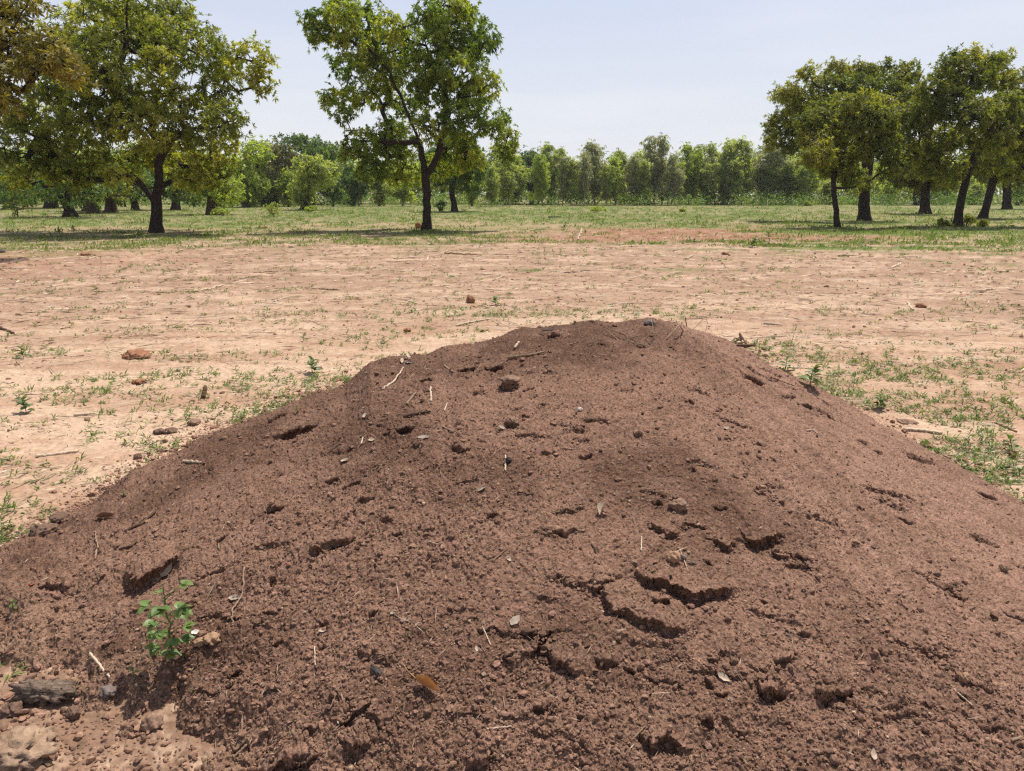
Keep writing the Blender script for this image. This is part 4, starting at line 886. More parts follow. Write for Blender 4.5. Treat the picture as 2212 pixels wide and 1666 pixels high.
# ------------------------------------------------------------------ grass and straw (stuff)
def grass_mask(x, y):
    n = fbm(x*0.45, y*0.8, 701, 4, 0.6); m = np.clip(0.09+0.75*n, 0, 1)
    r = np.hypot(x, y)
    m = m + 0.75*sstep(1.3, 2.3, x)*sstep(9.0, 6.5, y)*sstep(-0.30, 0.25, fbm(x*1.3, y*1.3, 703, 3))       # weedy right of the heap
    m = m + 0.5*np.exp(-((x-0.4)/1.6)**2-((y-10.6)/0.9)**2) + 0.6*np.exp(-((x+0.9)/1.0)**2-((y-6.7)/0.5)**2) + 0.6*np.exp(-((x+1.9)/0.9)**2-((y-5.6)/0.35)**2)
    m = m + 0.22*sstep(18, 30, r)*(0.6+n)*sstep(40, 34, r) + 0.62*sstep(42, 54, r+n*12)*(0.6+0.8*n) + 0.75*sstep(4, 11, x+n*4)*sstep(21, 33, y+n*9)*sstep(50, 40, r)*(0.6+0.8*n)
    return np.clip(m, 0, 1.2)*(1-0.8*red_patch(x, y, fbm(x*0.1, y*0.28, 202, 4, 0.6)))
def scatter(n, e0, e1, seed, mask, lim=1.0):
    g = np.random.default_rng(seed); e = g.uniform(R(e0), R(e1), n); n = len(e); th = g.uniform(R(-47), R(48), n); r = CAM_H/np.tan(-e)
    x, y = r*np.sin(th), r*np.cos(th)
    hb = np.where(r < 9, mound_base(x, y), -9)
    k = (g.uniform(0, lim, n) < mask(x, y)) & (hb < -0.02)
    return x[k], y[k], r[k], g
x, y, r_, g = scatter(46000, -30, -2.9, 711, lambda x, y: grass_mask(x, y)*0.8)
nb = 7; n = len(x); sz = g.uniform(0.55, 1.35, n)*np.interp(r_, [2, 6, 20, 40], [0.06, 0.075, 0.11, 0.14])
P = np.repeat(np.stack([x, y, ground_h(x, y)], -1), nb, 0) + g.normal(0, 1, (n*nb, 3))*np.array([.5, .5, 0])*np.repeat(sz, nb)[:, None]*0.45
a = g.uniform(0, 6.28, n*nb); el = g.uniform(R(4), R(58), n*nb); D = np.stack([np.cos(a)*np.cos(el), np.sin(a)*np.cos(el), np.sin(el)], -1)
Wd = np.repeat(np.interp(r_, [2, 6, 20, 40], [0.007, 0.010, 0.019, 0.030]), nb)
v1, f1 = blades(P, D, np.repeat(sz, nb)*g.uniform(.6, 1.2, n*nb), Wd, np.stack([-np.sin(a), np.cos(a), a*0], -1), 0.22, g)
rv1 = np.clip(np.repeat(np.repeat(g.uniform(0.1, 0.8, n), nb)+g.normal(0, .15, n*nb), 4), 0, 1)
x, y, r_, g = scatter(43000, -3.6, -0.85, 712, lambda x, y: grass_mask(x, y)*0.9)
nb = 6; n = len(x); sz = g.uniform(0.5, 1.4, n)*np.interp(r_, [25, 50, 110], [0.12, 0.17, 0.26])*(1+0.8*(g.uniform(0, 1, n) > .95))
P = np.repeat(np.stack([x, y, x*0], -1), nb, 0) + g.normal(0, 1, (n*nb, 3))*np.array([.6, .6, 0])*np.repeat(sz, nb)[:, None]
a = g.uniform(0, 6.28, n*nb); el = g.uniform(R(15), R(70), n*nb); D = np.stack([np.cos(a)*np.cos(el), np.sin(a)*np.cos(el), np.sin(el)], -1)
v2, f2 = blades(P, D, np.repeat(sz, nb)*g.uniform(.6, 1.2, n*nb), np.repeat(sz, nb)*0.22, np.stack([-np.sin(a), np.cos(a), a*0], -1), 0.2, g)
rv2 = np.clip(np.repeat(np.repeat(g.uniform(0.1, 0.9, n), nb)+g.normal(0, .12, n*nb), 4), 0, 1)
me = raw_mesh('grass', np.concatenate([v1, v2]), np.concatenate([f1, f2+len(v1)]), False, {'rnd': np.concatenate([rv1, rv2])})
tag(link('grass', me, GRASS), 'thin tufts of green grass over the sandy field', 'grass', kind='stuff')

def straw_mask(x, y):
    r = np.hypot(x, y); return np.clip(0.18+0.85*sstep(7, 14, r)*sstep(34, 24, r)+0.5*fbm(x*.4, y*.9, 721, 3), 0.05, 1)
x, y, r_, g = scatter(43000, -26, -2.6, 722, straw_mask, 1.2); n = len(x)
a = g.normal(0, 0.75, n) + np.pi*g.integers(0, 2, n); L = np.clip(g.lognormal(-2.3, 0.8, n), 0.03, 0.8)*np.interp(r_, [3, 10, 25], [0.55, 1.0, 1.5])
D = np.stack([np.cos(a), np.sin(a), g.normal(0, 0.06, n)], -1)
Wd = np.interp(r_, [3, 10, 25], [0.004, 0.012, 0.030])*g.uniform(.6, 1.5, n)
p0 = np.stack([x, y, ground_h(x, y)+g.uniform(0.004, 0.03, n)], -1)
v1, f1 = blades(p0, D, L, Wd, np.stack([-np.sin(a)*.8, np.cos(a)*.8, g.uniform(.2, .8, n)], -1), 0, g)
# bits of dry stalk and root among the soil of the heap
m = 6500; ji, jj = g.integers(60, rows_f+8, m), g.integers(60, len(ths)-70, m); hx, hy = MX[ji, jj], MY[ji, jj]
k = (mound_base(hx, hy) > 0.03) & (g.uniform(0, 1, m) < 0.35+0.65*sstep(0.6, -0.6, hx)+0.4*sstep(3.6, 4.2, hy)); hx, hy = hx[k], hy[k]; m = len(hx)
a2 = g.uniform(0, 6.28, m); L2 = np.clip(g.lognormal(-3.75, 0.6, m), 0.008, 0.13); ex, ey = hx+np.cos(a2)*L2, hy+np.sin(a2)*L2
z0, z1 = mound_h(hx, hy)-0.002, mound_h(ex, ey)+0.0
D2 = np.stack([ex-hx, ey-hy, np.clip(z1-z0, -0.4*L2, 0.6*L2)+0.003], -1)
v2, f2 = blades(np.stack([hx, hy, z0+0.002], -1), D2, L2, g.uniform(0.0016, 0.0042, m), np.stack([-np.sin(a2), np.cos(a2), g.uniform(.1, .9, m)], -1), 0, g)
rv = np.concatenate([np.repeat(np.where(g.uniform(0, 1, n) < 0.45, g.uniform(0, 0.2, n), g.uniform(0.6, 1, n)), 4), np.repeat(g.uniform(-0.3, 0.75, m).clip(0), 4)])
me = raw_mesh('straw', np.concatenate([v1, v2]), np.concatenate([f1, f2+len(v1)]), False, {'rnd': rv})
tag(link('straw', me, STRAWM), 'dry straw and stalk bits littering the field and heap', 'straw', kind='stuff')

# ------------------------------------------------------------------ dusty air
hv = np.array([(x_, y_, z_) for z_ in (-1.0, 16.5) for (x_, y_) in ((-1400, -1400), (1400, -1400), (1400, 1400), (-1400, 1400))], float)
hz = link('haze', raw_mesh('haze', hv, np.array([(3, 2, 1, 0), (4, 5, 6, 7), (0, 1, 5, 4), (1, 2, 6, 5), (2, 3, 7, 6), (3, 0, 4, 7)])))
tag(hz, 'thin dusty haze over the field', 'haze', kind='stuff')
hm = bpy.data.materials.new('haze'); hm.use_nodes = True; hm.node_tree.nodes.clear()
vo = hm.node_tree.nodes.new('ShaderNodeOutputMaterial'); vp = hm.node_tree.nodes.new('ShaderNodeVolumePrincipled')
vp.inputs['Density'].default_value = 0.0002; vp.inputs['Color'].default_value = (0.99, 0.99, 0.99, 1); vp.inputs['Anisotropy'].default_value = 0.3
hm.node_tree.links.new(vp.outputs[0], vo.inputs['Volume']); hz.data.materials.append(hm)

# ------------------------------------------------------------------ single small things
def scale_at(p): return np.linalg.norm(p-np.array([0, 0, CAM_H]))/F
def tube_mesh(pts, rad, ns=7, seed=0, rough=0.12):
    g = np.random.default_rng(seed); pts = np.asarray(pts, float); t = np.linspace(0, 1, len(pts)); m = max(6, len(pts)*3)
    tt = np.linspace(0, 1, m); Q = np.stack([np.interp(tt, t, pts[:, i]) for i in range(3)], -1)
    L = np.linalg.norm(Q[-1]-Q[0]); Q[1:-1] += g.normal(0, 0.008*L, (m-2, 3))
    rs = np.interp(tt, np.linspace(0, 1, len(rad)), rad)*(1+g.normal(0, rough, m))
    tan = norm(np.gradient(Q, axis=0)); ref = np.array([0.2, 0.1, 0.97]) if abs(tan[0][2]) < 0.8 else np.array([0.9, 0.3, 0.1])
    a = norm(np.cross(tan, ref)); b = np.cross(tan, a); an = np.arange(ns)*2*np.pi/ns
    ring = Q[:, None] + (a[:, None]*np.cos(an)[None, :, None] + b[:, None]*np.sin(an)[None, :, None])*rs[:, None, None]*(1+0.12*g.normal(0, 1, (1, ns, 1)))
    idx = np.arange(m*ns).reshape(m, ns); q = np.stack([idx[:-1], np.roll(idx, -1, 1)[:-1], np.roll(idx, -1, 1)[1:], idx[1:]], -1).reshape(-1, 4)
    V = np.concatenate([ring.reshape(-1, 3), Q[:1]-tan[:1]*rs[0]*.3, Q[-1:]+tan[-1:]*rs[-1]*.3]); e0, e1 = m*ns, m*ns+1
    tri = np.concatenate([np.stack([np.full(ns, e0), np.roll(idx[0], -1), idx[0]], -1), np.stack([np.full(ns, e1), idx[-1], np.roll(idx[-1], -1)], -1)])
    return V, [q, tri]
def stick(nm, pts, thick, mat, label, cat='stick', group='sticks and stalks', lift=0.5, tip=0.7, seed=0, raise_end=0.0):
    W = [spot(*p) for p in pts]; r = 0.78*thick*scale_at(W[0])/2
    m = 7; t = np.linspace(0, 1, len(W)); Q = np.stack([np.interp(np.linspace(0, 1, m), t, np.array(W)[:, i]) for i in range(3)], -1)
    # a stiff stick bridges the bumps below it: straight ends, raised where the ground would poke through
    hs = surf_h(Q[:, 0], Q[:, 1]); Q[:, 2] += 0.45*max(0.0, float((hs-Q[:, 2]).max())) + r*lift
    Q[:, 2] += np.linspace(0, 1, m)*raise_end
    b = Q[0].copy(); V, Fc = tube_mesh(Q-b, [r, r*.95, r*tip], 7, seed)
    o = link(nm, raw_mesh(nm, V, Fc, True), mat, None, b); return tag(o, label, cat, group)
_ico = None
def stone(nm, u, v, wpx, hpx, mat, label, cat='stone', group=None, seed=0, sink=0.25, rough=0.25, depth=1.0, ridged=0, rot=None, freq=2.2):
    import bmesh
    g = np.random.default_rng(seed); bm = bmesh.new(); bmesh.ops.create_icosphere(bm, subdivisions=4, radius=1)
    V = np.array([q.co[:] for q in bm.verts]); Fc = np.array([[q.index for q in f.verts] for f in bm.faces]); bm.free()
    s1 = seed*7+3
    d = fbm(V[:, 0]*freq+V[:, 2]*1.3, V[:, 1]*freq-V[:, 2]*1.7, s1, 5, 0.55) + 0.5*fbm(V[:, 2]*freq*1.6, V[:, 0]*freq*1.6+V[:, 1], s1+9, 4, 0.6)
    if ridged: d = d + ridged*(np.abs(np.sin(np.hypot(V[:, 0], V[:, 1])*9+2*perlin(V[:, 0]*2, V[:, 1]*2, s1)))-0.5)
    for k in range(5):                                             # a few knocked-off faces
        nv = norm(g.normal(0, 1, 3)); h = V@nv; V = np.where((h > 0.72)[:, None], V - (h-0.72)[:, None]*nv[None]*0.8, V)
    V = V*(1+rough*d)[:, None]
    p = spot(u, v); sc = scale_at(p); a = rot if rot is not None else g.uniform(-0.5, 0.5)
    V = V*np.array([wpx*sc/2, wpx*sc/2*depth, hpx*sc/2]); V = V@np.array([[math.cos(a), math.sin(a), 0], [-math.sin(a), math.cos(a), 0], [0, 0, 1]])
    loc = p + np.array([0, 0, hpx*sc/2*(1-2*sink)])
    o = link(nm, raw_mesh(nm, V, Fc, True), mat, None, loc); return tag(o, label, cat, group)
def leaf(nm, u, v, lpx, wpx, ang, mat, label, curl=0.3, bend=0.10, tilt=0.15, group='dead leaves on the heap', stem=0.0, seed=0, cat='dead leaf', lift=0.004, fold=0.0):
    g = np.random.default_rng(seed); nu, nv = 13, 9; t = np.linspace(0, 1, nu)[:, None]; s = np.linspace(-1, 1, nv)[None]
    prof = np.sin(np.pi*np.clip(t, 0.02, 0.98)**0.8)**0.8
    p = spot(u, v); sc = scale_at(p); L, W = 0.86*lpx*sc, 0.82*wpx*sc
    X = (t-0.5)*L + 0*s; Y = s*prof*W/2*(1+0.10*np.sin(t*17+seed)); ph = s*curl*1.4
    Z = curl*W*0.5*np.abs(s)**1.7*prof + bend*L*(2*(t-0.5))**2 + fold*W*np.abs(s)*prof + 0.03*L*perlin(t*3+seed, s*2+0*t, 801+seed)
    Y = Y*(1-0.35*min(1, curl+fold)*np.abs(s))
    V = np.stack([X, Y, Z], -1).reshape(-1, 3)
    no = slope_normal(p); q = no.to_track_quat('Z', 'Y').to_matrix(); rot = np.array(q @ Matrix.Rotation(ang, 3, 'Z') @ Matrix.Rotation(tilt*g.uniform(-1, 1), 3, 'X') )
    V = V@rot.T; V[:, 2] -= V[:, 2].min(); loc = p + np.array([0, 0, lift-0.003])
    o = link(nm, raw_mesh(nm, V, grid_faces(nu, nv), True), mat, None, loc); tag(o, label, cat, group)
    if stem:
        e = V[nv//2]; d = rot@np.array([-1, 0.15, 0.25]); sv, sf = tube_mesh([e, e+d*L*stem*.5, e+d*L*stem+rot@np.array([0, 0.1*L, 0])], [0.0016, 0.0012], 5, seed)
        link('stem', raw_mesh('stem', sv, sf, True), mat, o)
    return o

# leaves and chips lying on the heap
leaf('dead_leaf', 922, 1487, 62, 34, -0.75, TANLEAF, 'curled orange tan leaf with a long stalk low on the heap', curl=0.9, fold=0.3, stem=0.75, seed=1, tilt=0.3)
leaf('folded_husk', 1302, 1105, 48, 24, 1.45, DRYLEAF, 'pale folded husk standing out on the middle of the heap', curl=0.2, fold=0.8, tilt=0.5, seed=2, bend=0.1)
leaf('flat_chip', 1113, 1348, 34, 24, 1.1, DRYGREY, 'pale flat square chip left of the lower cracks', curl=0.1, bend=0.02, seed=3, cat='chip')
leaf('dead_leaf', 1563, 1468, 32, 20, -0.9, DRYLEAF, 'small white leaf low on the right side of the heap', seed=4)
leaf('dead_leaf', 361, 1241, 42, 26, 0.9, DRYLEAF, 'pale leaf beside the deep hollow above the seedling', curl=0.4, seed=5, stem=0.5)
leaf('dead_leaf', 507, 1296, 30, 20, 0.4, DRYGREY, 'torn pale leaf right of the seedling', seed=6)
leaf('dead_leaf', 916, 947, 32, 22, 0.7, DRYGREY, 'grey rounded leaf just right of the black hole on the upper heap', seed=7)
leaf('dead_leaf', 746, 998, 26, 16, 0.7, DRYLEAF, 'slim pale leaf on the left slope of the heap', seed=8)
leaf('dead_leaf', 803, 952, 20, 14, 0.2, DRYLEAF, 'small cream leaf between the big hole and the black hole', seed=9)
leaf('dead_leaf', 1568, 926, 24, 12, -0.2, DRYGREY, 'small grey leaf high on the right of the heap', seed=10)
leaf('dead_leaf', 1386, 748, 34, 14, -0.2, DRYLEAF, 'ragged pale leaf below the long twig on the crest', curl=0.8, seed=11)
leaf('dead_leaf', 1186, 717, 44, 16, 0.45, DRYGREY, 'pale crumpled leaf at the left end of the crest', curl=0.8, seed=12)
leaf('dead_leaf', 880, 774, 46, 16, 1.1, DRYLEAF, 'longest of three pale leaves on the left shoulder of the heap', curl=0.6, tilt=0.5, seed=13, stem=1.2)
leaf('dead_leaf', 868, 782, 36, 13, 2.1, DRYLEAF, 'shorter pale leaf lying across the left shoulder cluster', curl=0.6, tilt=0.5, seed=14)
leaf('dead_leaf', 886, 786, 30, 12, 0.4, DRYGREY, 'lowest pale leaf of the left shoulder cluster', curl=0.5, tilt=0.4, seed=15)
leaf('dead_leaf', 1042, 1059, 30, 16, 1.2, DRYGREY, 'torn pale leaf in the middle of the upper slope', curl=0.7, seed=16)
leaf('dead_leaf', 789, 901, 24, 16, -0.4, DRYLEAF, 'small three cornered pale leaf below the left shoulder', seed=17)
leaf('dead_leaf', 229, 1120, 46, 20, 0.7, BROWNLEAF, 'brown curled leaf at the left foot of the heap', curl=1.0, seed=18)
leaf('dead_leaf', 2187, 988, 48, 22, -0.4, BROWNLEAF, 'tan curled leaf on the grass at the right edge', curl=0.9, tilt=0.5, seed=19)
leaf('dead_leaf', 296, 1318, 36, 24, 1.0, BROWNLEAF, 'dark reddish leaf left of the seedling', curl=0.6, seed=20)
leaf('dead_leaf', 409, 1312, 34, 22, 1.3, BROWNLEAF, 'brown leaf behind the right leaves of the seedling', curl=0.7, seed=21)
leaf('white_chip', 424, 1369, 28, 15, 0.4, WHITECHIP, 'white splinter right of the seedling foot', curl=0.2, bend=0.03, seed=22, cat='chip')
leaf('red_chip', 66, 1266, 15, 10, 0.2, REDCHIP, 'small red chip at the left edge of the soil', curl=0.2, bend=0.03, seed=23, cat='chip')
leaf('dead_leaf', 850, 1325, 18, 12, 0.9, DRYGREY, 'upper grey flake of the three flakes in mid slope', seed=24)
leaf('dead_leaf', 876, 1341, 22, 13, 0.3, DRYGREY, 'middle grey flake of the three flakes in mid slope', seed=25)
leaf('dead_leaf', 902, 1352, 14, 12, 1.6, DRYGREY, 'lowest grey flake of the three flakes in mid slope', seed=26)
leaf('dead_leaf', 698, 1365, 22, 14, 0.2, DRYLEAF, 'small cream leaf left of the three grey flakes', seed=27)
leaf('dead_leaf', 1083, 926, 20, 18, 1.5, DRYGREY, 'pale wedge shaped flake in the upper middle slope', seed=28)
leaf('dead_leaf', 1495, 1218, 26, 12, -0.3, DRYLEAF, 'small white curl above the longest crack', curl=0.8, seed=29)
leaf('dead_leaf', 1886, 1635, 24, 16, 1.0, DRYLEAF, 'pale flake at the bottom right of the heap', seed=30)
leaf('dead_leaf', 1100, 1210, 20, 12, -0.7, DRYLEAF, 'pale crumb like leaf left of the small top crack', seed=31)
leaf('dead_leaf', 735, 1558, 22, 14, 1.2, DRYLEAF, 'pale leaf above the slanting crack at the lower left', seed=32)
leaf('dead_leaf', 1030, 1405, 16, 10, -1.0, DRYLEAF, 'tiny pale leaf above the orange tan leaf', seed=33)
# twigs and sticks on the heap
stick('twig', [(1097, 777), (1140, 771), (1178, 763)], 8, STICKM, 'thick grey brown stick left of the crest', 'stick', seed=1)
stick('long_twig', [(1325, 731), (1370, 735), (1412, 735), (1467, 726), (1500, 716), (1528, 706)], 4, STICKM, 'long curved twig lying along the crest of the heap', 'twig', seed=2, raise_end=0.02)
stick('twig', [(1592, 748), (1604, 742)], 6, STICK_DARK, 'dark stub poking out at the right shoulder of the heap', 'twig', seed=3, raise_end=0.03)
stick('twig', [(1112, 755), (1122, 742)], 8, STICK_PALE, 'short pale stick just above the thick stick', 'twig', seed=4)
stick('twig', [(960, 793), (978, 806)], 6, STICKM, 'short twig left of the thick stick', 'twig', seed=5)
stick('twig', [(826, 842), (850, 828), (872, 796)], 5, STICK_PALE, 'pale stalk under the leaf cluster on the left shoulder', 'twig', seed=6)
stick('twig', [(878, 874), (898, 852)], 7, STICKM, 'grey frayed twig below the left shoulder', 'twig', seed=7)
stick('twig', [(932, 868), (930, 838)], 5, STICK_PALE, 'upright straw coloured twig right of the frayed twig', 'twig', seed=8)
stick('dark_root', [(872, 902), (900, 896), (930, 892)], 9, STICK_DARK, 'dark bent root lying above the black hole', 'root', seed=9)
stick('twig', [(957, 923), (984, 937)], 5, STICKM, 'thin twig right of the grey rounded leaf', 'twig', seed=10)
stick('twig', [(960, 890), (966, 872)], 4, STICK_PALE, 'tiny straw right of the dark bent root', 'twig', seed=11)
stick('twig', [(702, 985), (740, 955)], 5, STICK_DARK, 'dark slanting twig on the left slope', 'twig', seed=12)
stick('twig', [(780, 960), (784, 946)], 5, STICK_PALE, 'orange straw stub left of the small cream leaf', 'twig', seed=13)
stick('twig', [(1092, 1018), (1092, 985)], 5, STICK_PALE, 'upright pale twig in the middle of the upper slope', 'twig', seed=14)
stick('twig', [(1065, 1215), (1092, 1190)], 4, STICKM, 'thin twig in the middle of the heap', 'twig', seed=15)
stick('twig', [(790, 1128), (788, 1158)], 4, STICKM, 'thin vertical twig right of the slanting hollow', 'twig', seed=16)
stick('twig', [(680, 1400), (681, 1440)], 4, STICK_PALE, 'thin pale vertical twig at left centre', 'twig', seed=17)
stick('long_twig', [(528, 1228), (522, 1290), (503, 1320), (500, 1350)], 5, STICKM, 'long crooked twig running down right of the seedling', 'twig', seed=18)
stick('twig', [(195, 1418), (222, 1450), (238, 1472)], 5, STICK_PALE, 'straight pale twig below and left of the seedling', 'twig', seed=19)
stick('twig', [(206, 1210), (212, 1180), (206, 1150)], 5, STICKM, 'bent twig left of the deep hollow', 'twig', seed=20)
stick('stick', [(270, 1150), (305, 1135), (335, 1110)], 8, STICK_DARK, 'brown stick at the left foot pointing up the slope', 'stick', seed=21)
stick('stick', [(258, 1188), (282, 1182), (296, 1172)], 8, STICK_DARK, 'short dark stick above the deep hollow', 'stick', seed=22)
stick('white_stick', [(397, 999), (435, 1003)], 7, STICK_PALE, 'short white stick at the upper left edge of the heap', 'stick', seed=23)
stick('twig', [(1740, 932), (1756, 930), (1768, 938)], 4, STICK_PALE, 'small arched pale twig on the right flank', 'twig', seed=24)
stick('twig', [(1385, 1192), (1386, 1162)], 4, STICK_PALE, 'upright straw above the longest crack', 'twig', seed=25)
stick('twig', [(1278, 1178), (1292, 1195)], 5, STICK_DARK, 'short dark stick above the second crack', 'twig', seed=26)
stick('twig', [(2060, 1490), (2100, 1525)], 4, STICK_PALE, 'straight straw low on the right flank', 'twig', seed=27)
stick('twig', [(2185, 1605), (2225, 1592)], 6, STICKM, 'twig cut by the lower right corner edge', 'twig', seed=28)
stick('twig', [(1052, 1578), (1105, 1574)], 4, STICK_PALE, 'level orange straw under the tan leaf', 'twig', seed=29)
stick('twig', [(1120, 1555), (1132, 1520)], 4, STICKM, 'small upright twig right of the tan leaf', 'twig', seed=30)
stick('twig', [(505, 1640), (545, 1600)], 7, STICKM, 'grey twig at the bottom left of the heap', 'twig', seed=31)
stick('twig', [(1365, 1600), (1395, 1570)], 6, STICKM, 'stubby twig by the lowest crack', 'twig', seed=32)
stick('twig', [(1060, 1395), (1042, 1358)], 4, STICK_PALE, 'thin slanting twig left of the flat square chip', 'twig', seed=33)
# stones, clods, bark
stone('stone', 235, 1501, 26, 20, STONE_GREY, 'dark smooth stone on the sand below the seedling', seed=1, group='stones on the sand')
stone('stone', 328, 1574, 38, 32, STONE, 'round brown stone casting a black shadow near the lower left', seed=2, group='stones on the sand')
stone('stone', 458, 1388, 34, 18, STONE_TAN, 'tan knobbly stone right of the seedling', seed=3, rough=0.35, group='stones on the sand')
stone('stone', 432, 1392, 20, 15, STONE_TAN, 'small tan stone touching the seedling side of the knobbly stone', seed=4, rough=0.35, group='stones on the sand')
stone('stone', 1454, 1212, 28, 24, STONE_TAN, 'rounded tan stone resting above the longest crack', seed=5, group='stones on the heap')
stone('stone', 1475, 1208, 14, 12, STONE_GREY, 'small grey stone beside the rounded tan stone', seed=6, group='stones on the heap')
stone('flat_clod', 1101, 828, 44, 16, STONE, 'flat slab of dry earth overhanging a shadow below the crest', cat='clod', seed=7, sink=0.1, group='clods on the heap')
stone('clod', 1464, 1100, 38, 26, STONE, 'lumpy brown clod above the small top crack', cat='clod', seed=8, rough=0.3, group='clods on the heap')
stone('clod', 1404, 700, 24, 12, STONE_GREY, 'grey clod perched on the top of the crest', cat='clod', seed=9, group='clods on the heap')
stone('clod', 1106, 915, 30, 16, STONE, 'dark clod with a hollow right of the wedge flake', cat='clod', seed=10, group='clods on the heap')
stone('stone', 1253, 887, 11, 9, WHITECHIP, 'tiny white stone high in the middle of the heap', seed=11, group='stones on the heap')
stone('stone', 1098, 1000, 14, 14, CHAR, 'small black pebble beside the upright pale twig', seed=12, group='stones on the heap')
stone('stone', 2082, 1468, 20, 16, STONE_TAN, 'pale tan pebble low on the right flank', seed=13, group='stones on the heap')
stone('stone', 2168, 1232, 16, 14, STONE, 'small round pebble on the smooth right flank', seed=14, group='stones on the heap')
stone('charcoal', 812, 1455, 18, 14, CHAR, 'black piece of charcoal low on the left of the heap', cat='charcoal', seed=15, depth=2.6, rot=0.5)
stone('bark_chunk', 97, 1503, 104, 34, BARKCHUNK, 'weathered chunk of bark on the sand at the lower left', cat='bark', seed=16, depth=0.5, rot=-0.18, sink=0.2, rough=0.36, freq=4.2)
stone('sand_clod', 36, 1630, 112, 44, SANDCLOD, 'large pale clod of layered sand in the lower left corner', cat='clod', seed=17, rough=0.42, ridged=0.40, sink=0.42, freq=4.0, depth=0.9)
stone('dung_pat', 97, 1152, 46, 24, DUNG, 'ridged lump of dry dung at the left foot of the heap', cat='dung', seed=18, ridged=0.5, rough=0.30, sink=0.3, freq=3.2)
stone('dung_pat', 130, 1124, 32, 18, DUNG, 'smaller dung lump behind the ridged lump', cat='dung', seed=19, ridged=0.4, rough=0.25, sink=0.2)
stone('clod', 30, 1540, 34, 24, DUNG, 'dark clod between the bark chunk and the pale corner clod', cat='clod', seed=20, group='clods on the sand')
stone('clod', 160, 1548, 26, 22, DUNG, 'dark clod at the right tip of the bark chunk', cat='clod', seed=21, group='clods on the sand')
stone('clod', 345, 935, 22, 12, DUNG, 'left dark clod of the pair on the sand above the heap edge', cat='clod', seed=22, group='clods on the sand')
stone('clod', 371, 935, 27, 13, DUNG, 'right dark clod of the pair on the sand above the heap edge', cat='clod', seed=23, group='clods on the sand')
stone('clod', 298, 992, 15, 15, DUNG, 'upright dark clod on the sand left of the white stick', cat='clod', seed=24, group='clods on the sand')
stone('clod', 420, 916, 26, 12, STONE, 'brown lump below the grass near the heap edge', cat='clod', seed=25, group='clods on the sand')
stone('stone', 296, 774, 52, 22, STONE_RED, 'reddish angular block on the sand at the left', seed=26, rough=0.3, group='stones in the field')
stone('stone', 1016, 654, 20, 20, STONE_RED, 'rounded red brown stone in the middle of the field', seed=27, group='stones in the field')
stone('stone', 1988, 664, 20, 11, STONE_RED, 'dark red clod in the field right of the heap', seed=28, group='stones in the field')
stone('stone', 1566, 551, 14, 8, STONE_RED, 'brown lump at the front edge of the green patch', seed=29, group='stones in the field')
stone('stone', 573, 494, 12, 7, STONE_RED, 'small red stone between the left and middle trees', seed=30, group='stones in the field')
stone('round_lump', 905, 494, 16, 15, STONE_RED, 'round red brown lump leaning on the middle trunk foot', cat='clod', seed=31, rough=0.1, sink=0.1)
stone('stone', 185, 552, 22, 7, STONE_RED, 'flat red stone beside the shadow at the left', seed=32, group='stones in the field')
stone('stone', 5, 547, 10, 9, STONE_GREY, 'grey stone on the left edge above the shadow', seed=33, group='stones in the field')
stone('stone', 880, 719, 16, 9, STONE_RED, 'small clod on the field left of the crest', seed=34, group='stones in the field')
stone('stone', 303, 827, 26, 10, STONE_RED, 'low earth lump left of the upright wood stub', seed=35, group='stones in the field')
stone('clod', 1958, 915, 34, 9, STONE, 'low brown clod above the pale stick at the right foot', cat='clod', seed=36, rough=0.35, group='clods on the sand')
